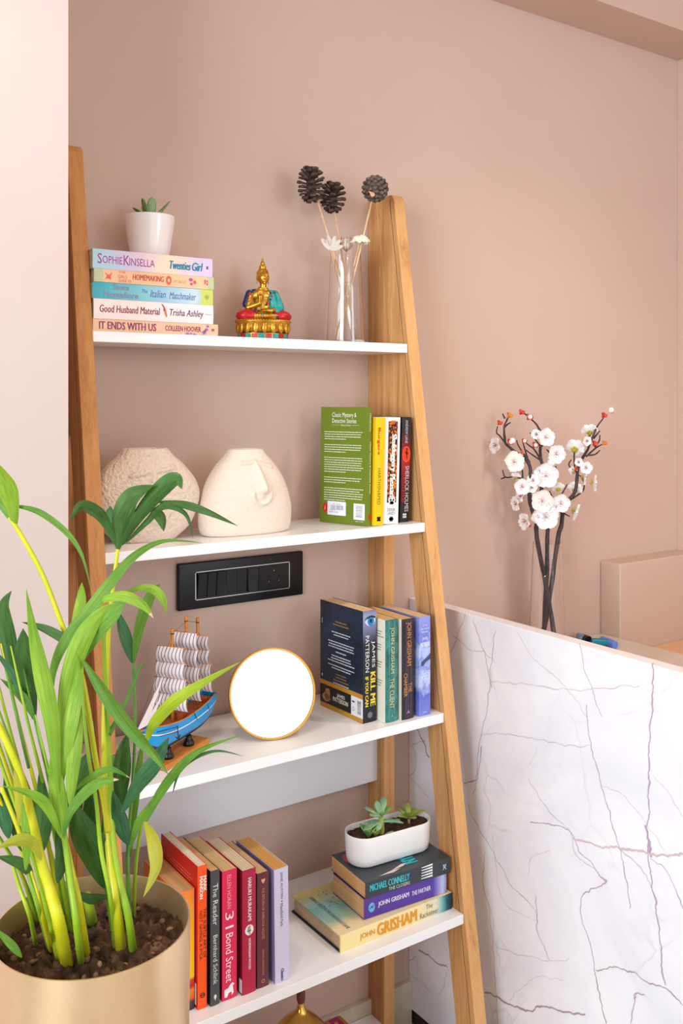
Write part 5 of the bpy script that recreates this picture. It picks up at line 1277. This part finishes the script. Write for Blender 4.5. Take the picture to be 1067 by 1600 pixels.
for row, (z, n_) in enumerate(((0.150, 6), (0.176, 5), (0.110, 8))):
    for k in range(n_):
        a = 2 * pi * (k + 0.5 * (row % 2)) / n_ - 1.9; r = prof_r(z); r2 = prof_r(z + 0.004)
        tz = Vector((cos(a) * (r2 - r), sin(a) * (r2 - r), 0.004)).normalized(); tx = Vector((-sin(a), cos(a), 0)); nn = tx.cross(tz)
        if nn.dot(Vector((cos(a), sin(a), 0))) < 0: nn = -nn
        pts = [((0.0052 if j % 2 == 0 else 0.0022) * cos(2 * pi * j / 10 + pi / 2), (0.0052 if j % 2 == 0 else 0.0022) * sin(2 * pi * j / 10 + pi / 2)) for j in range(10)]
        MB().poly(pts, Vector((r * cos(a), r * sin(a), z)) + nn * 0.0006, tx, tz).build('star_cutout', mat('star_dark', (70, 44, 26), 0.6), lan)
bx_ = thing('gift_box', 'magenta and gold striped box lying on the lowest shelf behind the lantern', 'box', (1.0350, -0.1160, 0.0453), (0, 0, radians(-1)))
MAG = mat('magenta_card', (186, 20, 110), 0.4); GLD = mat('gold_card', (200, 150, 60), 0.3, 0.6)
MB().box(-0.073, 0.073, -0.10, 0.10, 0.0, 0.0285, 0.0008).build('box_body', MAG, bx_)
for x in (0.000, 0.038, 0.068):
    MB().box(x - 0.0035, x + 0.0035, -0.099, 0.099, 0.0286, 0.0296).build('gold_strip', GLD, bx_)
MB().ball((0.050, 0.080, 0.0310), (0.005, 0.005, 0.003), 12, 8).build('stud', BRS, bx_, smooth=True)

# ------------------------------------------------------------------ markers on the counter
for k, (px, py, s, ang, L_, mm, lbl) in enumerate([
    (911, 996, 2.34, 60, 0.030, mat('marker_grey_blue', (120, 146, 190), 0.3), 'grey blue marker pen on the marble counter, left of the others'),
    (920, 998, 2.33, 75, 0.030, mat('marker_black', (26, 34, 38), 0.3), 'black marker pen on the marble counter'),
    (924, 1001, 2.31, -40, 0.045, mat('marker_teal', (14, 130, 150), 0.3), 'teal marker pen lying slanted on the marble counter'),
    (940, 1002, 2.33, -100, 0.050, mat('marker_blue', (96, 136, 226), 0.3), 'bright blue marker pen on the marble counter, right of the others')]):
    p_ = at(px, py, s); p_.z = 0.7475 + 0.0102
    t_ = thing('marker_pen', lbl, 'pen', p_, (0, 0, radians(ang)), group='marker pens on the counter')
    m_ = MB(); m_.M = Matrix.Rotation(pi / 2, 4, 'Y')
    m_.lathe([(0, 0.0), (0.0095, 0.0), (0.0100, 0.002), (0.0100, L_ * 0.6), (0, L_ * 0.6)], 20, close=False).build('barrel', mm, t_, smooth=False)
    m_ = MB(); m_.M = Matrix.Rotation(pi / 2, 4, 'Y')
    m_.lathe([(0, L_ * 0.605), (0.0096, L_ * 0.605), (0.0092, L_ * 0.97), (0.008, L_), (0, L_)], 20, close=False).build('cap', mm, t_)

# ------------------------------------------------------------------ blossom branches in the tall glass vase
VS = 2.2
V2 = Vector((1.640, -0.0925, 0.7478))
glass_vase('glass_vase', 'tall clear glass vase holding blossom branches behind the marble panel', V2, 0.0440, 0.0325, 0.2700)
BARK = noisy('bark_dark', [(0.3, (46, 34, 38)), (0.7, (84, 66, 70))], nscale=80, rough=0.7, bstr=0.5, bdist=0.003)
PET = leafmat('blossom_white', (253, 250, 251), (255, 254, 254), 0.7, 0.25)
PETC = leafmat('blossom_cream', (252, 246, 240), (255, 251, 246), 0.7, 0.25)
STAM = mat('stamen_red', (176, 70, 84), 0.6); CAL = noisy('calyx_green_gold', [(0.4, (150, 150, 30)), (0.6, (206, 170, 60))], nscale=100, rough=0.5)
BUDR = noisy('bud_red', [(0.35, (196, 30, 44)), (0.65, (226, 90, 60))], nscale=90, rough=0.5)
BUDO = noisy('bud_orange', [(0.35, (206, 80, 40)), (0.65, (226, 160, 50))], nscale=90, rough=0.5)
BUDW = mat('bud_white', (252, 246, 244), 0.6)
def bp(x, y, ds=0.0): return at(760 + x / 5.081, 620 + y / 5.081, VS + ds)
RGT = Vector((FY, -FX, 0)); TOW = Vector((-FX, -FY, 0))
branches = [
 dict(label='left blossom branch curling up to red buds, in the tall glass vase', foot=at(853, 980, 2.2), foot_ds=0.0,
      main=[(400, 1118), (395, 1010), (360, 900), (340, 750), (345, 560), (300, 490), (230, 440), (160, 380), (140, 320), (140, 250), (165, 180), (190, 140)], ds=-0.01,
      twigs=[[(140, 245), (165, 220), (190, 205)], [(160, 380), (105, 310), (80, 285), (88, 235)], [(285, 650), (220, 635), (150, 638), (128, 580)], [(150, 638), (115, 652)], [(285, 650), (285, 590), (262, 530)], [(342, 540), (300, 400), (285, 350)], [(345, 520), (260, 400), (240, 345)], [(345, 760), (380, 880), (400, 885)], [(145, 170), (128, 135)]],
      flowers=[(90, 385, 58, 'L'), (210, 520, 74, 'F'), (280, 710, 56, 'F'), (370, 665, 46, 'F'), (290, 790, 56, 'L'), (230, 645, 36, 'B'), (250, 845, 52, 'L'), (322, 985, 60, 'L'), (400, 580, 34, 'R'), (360, 720, 40, 'F')],
      buds=[(105, 205, 27, 'r'), (185, 145, 30, 'o'), (192, 358, 34, 'rw'), (285, 440, 20, 'o'), (362, 635, 20, 'r'), (335, 1018, 24, 'r'), (205, 350, 26, 'w')]),
 dict(label='middle blossom branch with the largest cluster of white flowers', foot=at(848, 980, 2.2), foot_ds=0.01,
      main=[(485, 1118), (480, 1010), (445, 860), (438, 720), (450, 560), (430, 470), (430, 390), (460, 350), (430, 280), (395, 220), (350, 170), (280, 120)], ds=0.0,
      twigs=[[(430, 500), (380, 420), (330, 380), (300, 355)], [(440, 510), (370, 465), (310, 420)], [(430, 400), (395, 350), (345, 285)], [(430, 400), (455, 380)], [(540, 830), (500, 750)], [(530, 600), (557, 612), (550, 550)], [(480, 900), (560, 820), (600, 770), (640, 695)], [(500, 440), (478, 420)]],
      flowers=[(462, 320, 64, 'F'), (395, 300, 36, 'F'), (545, 450, 66, 'F'), (470, 625, 86, 'F'), (440, 825, 78, 'F'), (465, 950, 88, 'F'), (585, 840, 64, 'F'), (545, 870, 44, 'F'), (490, 860, 50, 'F'), (570, 735, 46, 'B'), (515, 520, 32, 'bud'), (400, 950, 46, 'F')],
      buds=[(280, 120, 30, 'r'), (342, 160, 34, 'rw'), (300, 350, 27, 'rw'), (388, 382, 32, 'rw')]),
 dict(label='right blossom branch reaching to a red tip with a round white bud', foot=at(842, 980, 2.2), foot_ds=-0.01,
      main=[(570, 1118), (600, 990), (605, 900), (640, 830), (705, 750), (722, 620), (738, 530), (785, 450), (825, 370), (850, 300), (880, 235), (930, 165)], ds=0.01,
      twigs=[[(790, 475), (870, 405), (925, 375)], [(800, 465), (860, 458), (900, 425)], [(860, 400), (895, 350), (900, 305)], [(850, 330), (900, 270)], [(640, 830), (710, 790), (772, 735), (765, 650), (730, 620)], [(720, 600), (655, 545), (672, 500)], [(700, 560), (698, 430), (738, 388)], [(605, 920), (660, 950)], [(815, 390), (805, 330), (825, 305)]],
      flowers=[(785, 560, 44, 'F'), (698, 420, 66, 'B'), (820, 285, 58, 'B'), (790, 350, 34, 'F'), (690, 905, 62, 'R'), (835, 680, 58, 'R'), (760, 640, 52, 'R'), (700, 745, 54, 'B'), (690, 600, 34, 'B'), (730, 520, 30, 'F')],
      buds=[(935, 145, 30, 'r'), (990, 105, 22, 'w'), (862, 370, 30, 'r'), (937, 365, 26, 'o'), (712, 568, 22, 'r'), (1000, 125, 12, 'o')])]
rnd = random.Random(21)
for bi, B in enumerate(branches):
    feet = [V2 + Vector((0.012, -0.02, 0.010)), V2 + Vector((-0.004, 0.01, 0.010)), V2 + Vector((-0.020, 0.005, 0.010))][bi]
    root = thing('blossom_branch', B['label'], 'branch', feet, group='blossom branches in the tall vase')
    M0 = [bp(x, y, B['ds'] + 0.012 * sin(i * 1.3)) for i, (x, y) in enumerate(B['main'])]
    mouth = M0[0]
    pts = smooth_path([feet, feet.lerp(mouth, 0.5) + Vector((0.003, 0, 0)), ] + M0, 6)
    L = len(pts)
    wob = [p_ + Vector((noise.noise(p_ * 60), noise.noise(p_ * 60 + Vector((5, 5, 5))), 0)) * 0.002 for p_ in pts]
    rad = [(0.0048 * (1 - i / L) ** 0.7 + 0.0010) * (1 + 0.18 * noise.noise(p_ * 110)) for i, p_ in enumerate(pts)]
    MB().tube([p_ - feet for p_ in wob], rad, 9).build('branch_stem', BARK, root, smooth=True)
    for tw in B['twigs']:
        tp = smooth_path([bp(x, y, B['ds'] + 0.006 * i) for i, (x, y) in enumerate(tw)], 4)
        MB().tube([p_ - feet for p_ in tp], [0.0020 * (1 - 0.6 * i / len(tp)) + 0.0004 for i in range(len(tp))], 6).build('twig', BARK, root, smooth=True)
    for (x, y, r, kd) in B['flowers']:
        Rm = r / 5.081 * VS / CF * 1.06
        if kd == 'bud':
            MB().ball(bp(x, y, -0.015) - feet, Rm * 0.95, 12, 10).build('flower_bud', BUDW, root, smooth=True, label='round white bud'); continue
        look = {'F': TOW, 'L': (TOW * 0.45 - RGT).normalized(), 'R': (TOW * 0.4 + RGT * 0.9 - UP * 0.1).normalized(), 'B': (-TOW * 0.5 + UP * 0.35 + RGT * 0.1).normalized()}[kd]
        look = (look + Vector((rnd.uniform(-.25, .25), rnd.uniform(-.15, .15), rnd.uniform(-.2, .2)))).normalized()
        c = bp(x, y, B['ds'] - (0.012 if kd == 'F' else 0.0)) - feet + look * 0.002
        Fm = frame(look); a0 = rnd.uniform(0, 6)
        mt_ = rnd.choice((PET, PET, PETC))
        fl = None
        for k in range(5):
            a = a0 + 2 * pi * k / 5
            d = Fm @ Vector((cos(a), sin(a), 0.22)); 
            m_ = MB(); sd = Fm @ Vector((-sin(a), cos(a), 0)); vs = []
            rows_, cols_ = 8, 8
            for i in range(rows_ + 1):
                t = i / rows_
                hw = Rm * 0.56 * (0.30 + 0.70 * sin(min(1, t / 0.62) * pi / 2)) * (1 if t < 0.62 else sqrt(max(0.0, 1 - ((t - 0.62) / 0.385) ** 2)))
                for j in range(cols_ + 1):
                    u = j / cols_ * 2 - 1
                    vs.append(c + d * Rm * 1.10 * t + sd * hw * u + look * (Rm * 0.30 * (u * u * t) - Rm * 0.10 * t * t + Rm * 0.05 * sin(3 * u + k) * t + 0.0005 * k))
            m_.add(vs, [(i * (cols_ + 1) + j, i * (cols_ + 1) + j + 1, (i + 1) * (cols_ + 1) + j + 1, (i + 1) * (cols_ + 1) + j) for i in range(rows_) for j in range(cols_)])
            if fl is None: fl = m_.build('flower', mt_, root, smooth=True)
            else: m_.build('petal', mt_, fl, smooth=True)
        m_ = MB()
        for k in range(12):
            a = k * 2.4; rr_ = Rm * (0.12 + 0.25 * (k % 3) / 2)
            e = c + Fm @ Vector((cos(a) * rr_, sin(a) * rr_, Rm * 0.42))
            m_.tube([c, e], 0.00022, 3); m_.ball(e, 0.0008, 5, 4)
        q = m_.build('stamens', STAM, fl); q['kind'] = 'stuff'
        m_ = MB()
        for k in range(5):
            a = a0 + 2 * pi * k / 5 + 0.6
            m_.ball(c - look * 0.0022 + Fm @ Vector((cos(a), sin(a), 0)) * Rm * 0.24, (Rm * 0.2, Rm * 0.2, 0.0016), 7, 5, Fm)
        m_.ball(c - look * 0.0035, (Rm * 0.2, Rm * 0.2, 0.003), 8, 6, Fm)
        q = m_.build('calyx', CAL, fl, smooth=True); q['kind'] = 'stuff'
    for (x, y, r, kd) in B['buds']:
        Rm = r / 5.081 * VS / CF; c = bp(x, y, B['ds'] - 0.004) - feet
        mcol = {'r': BUDR, 'rw': BUDR, 'o': BUDO, 'w': BUDW}[kd]
        if kd == 'w': MB().ball(c, Rm * 0.95, 12, 9).build('flower_bud', BUDW, root, smooth=True, label='round white bud'); continue
        m_ = MB(); m_.ball(c, Rm * 0.55, 8, 6)
        for k in range(7):
            a = k * 2.4; d = Vector((cos(a), sin(a) * 0.8, sin(k * 1.9))).normalized(); m_.ball(c + d * Rm * 0.45, (Rm * 0.42, Rm * 0.42, Rm * 0.5), 7, 5, frame(d))
        bo = m_.build('flower_bud', mcol, root, smooth=True, label={'r': 'red bud', 'rw': 'red bud with white centre', 'o': 'orange yellow bud'}[kd]); bo['kind'] = 'stuff'
        if kd == 'rw': MB().ball(c + TOW * Rm * 0.55, Rm * 0.52, 9, 7).build('bud_petals', BUDW, bo, smooth=True)

# ------------------------------------------------------------------ palm in the gold planter
KP = 1.1 / 1.2
PC = Vector((0.3856, -0.5646, -0.0200)); PR = 0.1118; ZR = 0.7430
palm = thing('potted_palm', 'tall green leafy palm with yellow stems in a round matte gold planter at lower left', 'potted plant', PC)
goldm = noisy('brushed_gold', [(0.3, (232, 196, 150)), (0.7, (244, 214, 174))], scale=(1, 1, 1), nscale=9, detail=5, rough=0.33, metal=0.8)
h = ZR + 0.02
o = MB().lathe([(0, 0), (PR * 0.93, 0), (PR * 0.935, 0.003), (PR * 1.0, h - 0.003), (PR * 0.998, h), (PR * 0.982, h), (PR * 0.978, h - 0.004), (PR * 0.972, h - 0.05), (0, h - 0.05)], 96, close=False).build('planter', goldm, palm)
autosmooth(o, 40)
SZ = h - 0.034
o = soil_mesh(lambda x, y: x * x + y * y < (PR * 0.972) ** 2, (0.112, 0.112), SZ, 0.011, 0.0028, 8.1).build('soil', SOILD, palm, smooth=True)
m_ = MB(); rnd = random.Random(14)
for k in range(90):
    a = rnd.uniform(0, 2 * pi); r = PR * 0.92 * sqrt(rnd.random()); q = rnd.uniform(0.002, 0.006)
    m_.ball((r * cos(a), r * sin(a), SZ + noise.noise(Vector((r * cos(a) * 90, r * sin(a) * 90, 8.1))) * 0.011 + q * 0.3), (q, q * rnd.uniform(.5, 1), q * rnd.uniform(.4, .8)), 6, 4, Matrix.Rotation(a, 3, 'Z'))
q = m_.build('soil_clods', noisy('clods', [(0.3, (70, 44, 30)), (0.5, (120, 86, 64)), (0.72, (176, 140, 116))], nscale=30, rough=0.95), palm); q['kind'] = 'stuff'

LG = bladmat('leaf_deep_green', (42, 80, 32), (82, 126, 60), (104, 148, 80), tl=0.25)
LM = bladmat('leaf_green', (76, 128, 34), (124, 172, 66), (164, 200, 96))
LB = bladmat('leaf_bright', (108, 160, 34), (166, 204, 70), (212, 228, 130), tl=0.4)
LY = bladmat('leaf_lime', (140, 176, 26), (186, 206, 56), (206, 214, 90), tl=0.4)
LYO = bladmat('leaf_yellowing', (150, 176, 50), (206, 190, 60), (222, 168, 60))
LBL = bladmat('leaf_blue_green', (36, 86, 56), (78, 132, 86), (110, 160, 110), tl=0.25)
SY = leafmat('stem_yellow', (196, 200, 20), (222, 214, 50), 0.35, 0.1)
SG = leafmat('stem_lime', (134, 176, 34), (176, 200, 50), 0.35, 0.1)
SD = leafmat('stem_green', (80, 138, 52), (112, 164, 60), 0.35, 0.1)
TIP = mat('leaf_tip_dry', (196, 160, 120), 0.8)
def blade(pts, wpx, m_, roll=0.0, fold=0.18, peak=0.45, name='leaf', tipdry=False):
    """pts: (px, py, s) along the blade from its base; wpx: widest width in photograph pixels"""
    P = smooth_path([at(p[0], p[1], p[2] * KP) for p in pts], 7); L = len(P)
    mb = MB(); vs = []; s_m = KP * sum(p[2] for p in pts) / len(pts)
    W = wpx * s_m / CF
    prev = None
    for i, p in enumerate(P):
        t = i / (L - 1)
        tg = (P[min(i + 1, L - 1)] - P[max(i - 1, 0)]).normalized()
        view = (p - Vector((0, -CD, CH))).normalized()
        sd = tg.cross(view)
        if sd.length < 0.15: sd = prev or Vector((1, 0, 0))
        sd.normalize()
        if prev is not None and sd.dot(prev) < 0: sd = -sd
        prev = sd
        nn = sd.cross(tg).normalized()
        a = roll + 0.25 * sin(t * 3.0)
        sdr = sd * cos(a) + nn * sin(a); nr = -sd * sin(a) + nn * cos(a)
        if t < peak: w_ = 0.16 + 0.84 * sin(t / peak * pi / 2)
        else: w_ = cos((t - peak) / (1 - peak) * pi / 2) ** 1.15
        w_ = max(0.02, w_) * W / max(0.75, cos(a)) / 2
        for j, u in enumerate((-1, -0.5, 0, 0.5, 1)):
            ridge = 0.06 * (1 if j in (1, 3) else 0)
            vs.append(p - PC + sdr * w_ * u + nr * w_ * (fold * 2 * abs(u) - ridge))
    mb.add(vs, [(i * 5 + j, i * 5 + j + 1, (i + 1) * 5 + j + 1, (i + 1) * 5 + j) for i in range(L - 1) for j in range(4)])
    o = mb.build(name, m_, palm, smooth=True)
    uv = o.data.uv_layers.new(name='uv')
    for lp in o.data.loops:
        i, j = divmod(lp.vertex_index, 5); uv.data[lp.index].uv = (j / 4, i / (L - 1) * 4)
    if tipdry:
        o.data.materials.append(TIP)
        for pl_ in o.data.polygons:
            if pl_.index // 4 >= (L - 1) * 0.86: pl_.material_index = 1
    return o
def stem(pts, w0, w1, m_, name='stem'):
    P = smooth_path([at(p[0], p[1], p[2] * KP) for p in pts], 8); L = len(P)
    s_m = KP * sum(p[2] for p in pts) / len(pts)
    rad = [(w0 + (w1 - w0) * i / (L - 1)) * s_m / CF / 2 for i in range(L)]
    return MB().tube([p - PC for p in P], rad, 10).build(name, m_, palm, smooth=True)
def s_soil(px, py):    # depth of the soil surface along a pixel
    return (CH - (ZR - 0.036)) * CF / (py - CHY) / KP
A = lambda px, py: (px, py, s_soil(px, py))
# canes and stems rising from the soil
stem([A(189, 1484), (182, 1420, 1.17), (172, 1336, 1.19), (165, 1221, 1.21), (164, 1120, 1.22), (167, 1040, 1.23), (172, 960, 1.24), (184, 858, 1.25)], 17, 6, SY)
stem([A(208, 1486), (200, 1430, 1.17), (186, 1370, 1.18), (176, 1300, 1.19), (172, 1200, 1.2), (166, 1100, 1.2), (162, 1000, 1.2), (156, 920, 1.2)], 13, 5, SG)
stem([A(105, 1508), (92, 1440, 1.11), (76, 1385, 1.12), (62, 1336, 1.12), (48, 1270, 1.12), (28, 1200, 1.12), (-4, 1130, 1.12)], 21, 10, SY)
stem([A(127, 1505), (120, 1450, 1.12), (111, 1383, 1.13), (101, 1309, 1.14), (97, 1290, 1.14)], 12, 9, SG)
stem([A(136, 1494), (125, 1420, 1.14), (112, 1360, 1.15), (101, 1309, 1.15)], 12, 9, SY)
stem([A(56, 1478), (46, 1430, 1.13), (30, 1385, 1.13), (18, 1345, 1.13)], 8, 5, SG)
stem([A(81, 1488), (66, 1430, 1.12), (50, 1370, 1.12), (30, 1300, 1.12), (2, 1230, 1.12)], 9, 6, SY)
stem([A(78, 1486), (60, 1420, 1.11), (44, 1365, 1.11)], 8, 6, LB)
stem([A(145, 1444), (140, 1420, 1.22), (134, 1395, 1.22)], 17, 14, SG)
stem([A(203, 1440), (200, 1380, 1.22), (200, 1322, 1.22), (206, 1240, 1.23), (211, 1138, 1.24), (208, 1037, 1.25)], 7, 4, SD)
stem([A(209, 1436), (211, 1370, 1.23), (216, 1320, 1.23), (222, 1285, 1.23)], 6, 5, SG)
stem([(170, 1300, 1.17), (160, 1240, 1.17), (150, 1190, 1.17), (128, 1057, 1.18), (101, 987, 1.18), (67, 899, 1.18), (34, 838, 1.18), (15, 808, 1.18)], 9, 7, SY)
stem([A(180, 1482), (172, 1400, 1.15), (158, 1330, 1.15), (150, 1250, 1.15), (138, 1180, 1.16), (130, 1100, 1.17), (128, 1040, 1.18)], 8, 5, SG)
stem([(170, 1148, 1.2), (199, 1091, 1.22), (221, 1037, 1.24)], 8, 4, SD)
stem([A(176, 1462), (168, 1400, 1.21), (160, 1330, 1.21), (164, 1260, 1.22), (178, 1180, 1.22)], 6, 5, SD)
rnd = random.Random(33)
for k, (x0, y0, x1, y1, w_, mm) in enumerate([(96, 1500, -6, 1150, 10, SY), (90, 1480, 10, 1120, 8, SG), (100, 1470, 30, 1130, 8, SY), (110, 1460, 44, 1130, 7, SG), (72, 1460, -4, 1240, 8, SY), (115, 1440, 60, 1150, 6, SD), (84, 1440, 16, 1190, 9, LB), (120, 1430, 75, 1200, 6, SG), (60, 1440, -6, 1300, 7, SG), (104, 1430, 20, 1170, 7, LB), (92, 1500, 4, 1200, 9, SG)]):
    s1 = 1.12 + rnd.uniform(-0.02, 0.05)
    mx_, my_ = (x0 + x1) / 2 + 6, (y0 + y1) / 2 - 4
    ex, ey = x1 + (x1 - mx_) * 0.7, y1 + (y1 - my_) * 0.75
    stem([A(x0, y0), (mx_, my_, (s_soil(x0, y0) + s1) / 2), (x1, y1, s1), (ex, ey, s1 - 0.01)], w_ + 2, 2, mm)
# upper leaf spray in front of the vase
blade([(184, 860, 1.25), (186, 808, 1.24), (204, 775, 1.22), (240, 758, 1.2)], 32, LG, 0.35, peak=0.5)
blade([(190, 852, 1.25), (216, 808, 1.23), (248, 768, 1.21), (274, 748, 1.2), (284, 764, 1.19)], 27, LG, -0.3, peak=0.55)
blade([(183, 855, 1.25), (164, 818, 1.24), (148, 801, 1.22), (126, 791, 1.2), (109, 815, 1.19)], 20, LG, 0.3, peak=0.5)
blade([(181, 838, 1.25), (170, 812, 1.27), (172, 790, 1.3)], 26, LBL, 0.2)
blade([(197, 848, 1.25), (229, 815, 1.24), (256, 790, 1.22), (290, 803, 1.2), (302, 842, 1.19)], 11, LG, 0.2, peak=0.4)
blade([(246, 784, 1.23), (287, 787, 1.21), (324, 799, 1.19), (372, 822, 1.17)], 13, LG, 0.35, peak=0.45)
blade([(234, 792, 1.24), (250, 806, 1.22), (256, 830, 1.2)], 17, LG, 0.1)
# long arching light leaf
blade([(79, 1110, 1.13), (82, 1049, 1.13), (101, 1000, 1.13), (135, 956, 1.13), (169, 912, 1.14), (209, 868, 1.15), (256, 845, 1.16), (316, 848, 1.17)], 19, LM, 0.25, peak=0.42)
blade([(97, 1230, 1.12), (101, 1108, 1.12), (115, 1034, 1.12), (135, 987, 1.12), (162, 955, 1.13), (192, 940, 1.14)], 31, LB, -0.2, peak=0.45, fold=0.22)
blade([(88, 1250, 1.11), (104, 1150, 1.11), (118, 1070, 1.12), (120, 1020, 1.12)], 24, LB, 0.2, peak=0.45)
blade([(130, 1030, 1.14), (152, 985, 1.13), (180, 952, 1.12), (196, 940, 1.12)], 24, LM, 0.3, peak=0.5)
blade([(143, 948, 1.14), (169, 934, 1.13), (196, 931, 1.12), (223, 945, 1.11), (240, 966, 1.1)], 17, LB, 0.1, peak=0.55, tipdry=True)
blade([(192, 928, 1.18), (218, 919, 1.17), (240, 921, 1.16), (254, 936, 1.15), (260, 958, 1.14)], 14, LB, -0.2, peak=0.6)
blade([(128, 1026, 1.15), (101, 1002, 1.16), (67, 983, 1.17), (34, 972, 1.18)], 15, LG, 0.4)
blade([(92, 1240, 1.1), (81, 1130, 1.1), (66, 1060, 1.1), (52, 990, 1.1), (41, 920, 1.1)], 27, LB, -0.15, peak=0.4, fold=0.22)
blade([(112, 990, 1.16), (124, 945, 1.16), (128, 910, 1.16)], 17, LB, 0.2)
blade([(24, 822, 1.18), (14, 780, 1.16), (2, 750, 1.14), (-14, 715, 1.12)], 30, LB, 0.2, peak=0.5)
blade([(20, 790, 1.18), (61, 800, 1.17), (104, 832, 1.16), (128, 868, 1.15), (143, 925, 1.14)], 10, LM, -0.2, peak=0.3)
blade([(26, 820, 1.19), (5, 790, 1.2), (-20, 770, 1.2)], 18, LM, 0.2)
blade([(130, 1032, 1.12), (162, 1080, 1.11), (202, 1134, 1.10), (240, 1178, 1.09), (264, 1212, 1.08)], 21, LM, 0.3, peak=0.4)
blade([(229, 1160, 1.13), (240, 1132, 1.12), (272, 1096, 1.1), (317, 1067, 1.09), (376, 1034, 1.08)], 20, LY, -0.25, peak=0.42)
blade([(207, 1036, 1.25), (193, 992, 1.25), (183, 952, 1.25)], 19, LBL, 0.3)
blade([(209, 1036, 1.25), (219, 976, 1.24), (236, 929, 1.23), (250, 912, 1.22)], 18, LM, -0.3)
# left side dark blades
blade([(54, 1124, 1.16), (24, 1060, 1.16), (10, 1000, 1.16), (4, 950, 1.15), (18, 923, 1.14)], 26, LG, 0.2, peak=0.5)
blade([(54, 1124, 1.16), (46, 1075, 1.16), (38, 1025, 1.15), (36, 982, 1.14)], 30, LG, -0.2, peak=0.6)
blade([(52, 1120, 1.15), (34, 1090, 1.15), (0, 1060, 1.15)], 14, LM, 0.2)
stem([(80, 1235, 1.15), (68, 1180, 1.15), (54, 1122, 1.16)], 6, 4, SD)
blade([(40, 1100, 1.13), (16, 1050, 1.13), (-10, 1015, 1.13)], 10, LBL, 0.2)
stem([(45, 1200, 1.14), (24, 1110, 1.14), (8, 1040, 1.14)], 5, 4, SD)
# lower leaves
blade([(98, 1309, 1.1), (109, 1268, 1.09), (135, 1235, 1.08), (162, 1220, 1.07), (186, 1218, 1.06)], 17, LM, 0.2, peak=0.5, tipdry=True)
blade([(118, 1234, 1.14), (142, 1215, 1.13), (172, 1202, 1.12), (204, 1216, 1.11)], 11, LM, -0.3, tipdry=True)
blade([(96, 1309, 1.1), (74, 1265, 1.09), (51, 1243, 1.08), (4, 1228, 1.07)], 16, LB, 0.3)
blade([(100, 1312, 1.1), (92, 1260, 1.1), (86, 1215, 1.1), (78, 1185, 1.1)], 27, LB, -0.2, peak=0.4)
blade([(110, 1260, 1.1), (116, 1180, 1.11), (128, 1110, 1.12)], 22, LB, -0.3, peak=0.5)
blade([(165, 1388, 1.2), (148, 1345, 1.19), (125, 1295, 1.18), (114, 1250, 1.18)], 46, LG, 0.3, peak=0.45)
blade([(168, 1400, 1.2), (142, 1406, 1.18), (112, 1392, 1.17)], 15, LG, 0.2)
blade([(190, 1270, 1.16), (216, 1221, 1.13), (243, 1187, 1.11), (264, 1152, 1.1)], 27, LBL, 0.25, peak=0.5)
blade([(202, 1320, 1.2), (188, 1284, 1.19), (176, 1235, 1.18)], 24, LBL, -0.2)
blade([(185, 1290, 1.22), (186, 1225, 1.22), (190, 1180, 1.22), (200, 1145, 1.22)], 28, LG, 0.3, peak=0.5)
blade([(203, 1340, 1.22), (207, 1270, 1.23), (216, 1200, 1.24), (224, 1150, 1.24)], 14, LM, 0.2)
blade([(226, 1288, 1.16), (245, 1245, 1.14), (277, 1201, 1.12), (314, 1171, 1.1), (378, 1148, 1.08)], 15, LM, 0.3, peak=0.35)
blade([(270, 1238, 1.13), (280, 1206, 1.12), (304, 1184, 1.11), (340, 1173, 1.1), (382, 1182, 1.09)], 6, LG, 0.2)
blade([(226, 1284, 1.15), (240, 1316, 1.13), (243, 1356, 1.12), (224, 1402, 1.11)], 22, LYO, -0.2, peak=0.45)
blade([(202, 1330, 1.2), (214, 1288, 1.18), (232, 1262, 1.16), (242, 1245, 1.15)], 13, LM, 0.2)
blade([(64, 1344, 1.1), (50, 1320, 1.09), (27, 1314, 1.08), (-6, 1326, 1.07)], 20, LYO, 0.2, peak=0.5)
blade([(52, 1372, 1.12), (30, 1350, 1.11), (-6, 1338, 1.1)], 17, LG, 0.2)
blade([(34, 1496, 1.08), (16, 1476, 1.07), (-8, 1450, 1.06)], 12, LM, 0.2)
blade([(115, 1300, 1.2), (114, 1250, 1.2), (126, 1200, 1.2), (152, 1166, 1.2)], 30, LG, 0.3)
blade([(138, 1320, 1.21), (142, 1262, 1.21), (146, 1210, 1.21)], 24, LG, -0.2)
blade([(60, 1340, 1.15), (66, 1280, 1.15), (62, 1200, 1.15)], 26, LG, 0.2)
blade([(36, 1330, 1.16), (26, 1270, 1.16), (6, 1210, 1.16)], 30, LG, -0.2)
blade([(90, 1380, 1.16), (96, 1330, 1.16), (88, 1290, 1.16)], 22, LG, 0.1)
blade([(14, 1310, 1.15), (4, 1270, 1.15), (-8, 1230, 1.15)], 22, LBL, 0.1)
blade([(40, 1360, 1.1), (40, 1310, 1.09), (34, 1250, 1.09)], 14, LB, 0.3)
blade([(30, 1290, 1.1), (28, 1240, 1.1), (22, 1200, 1.1)], 13, LYO, 0.2)
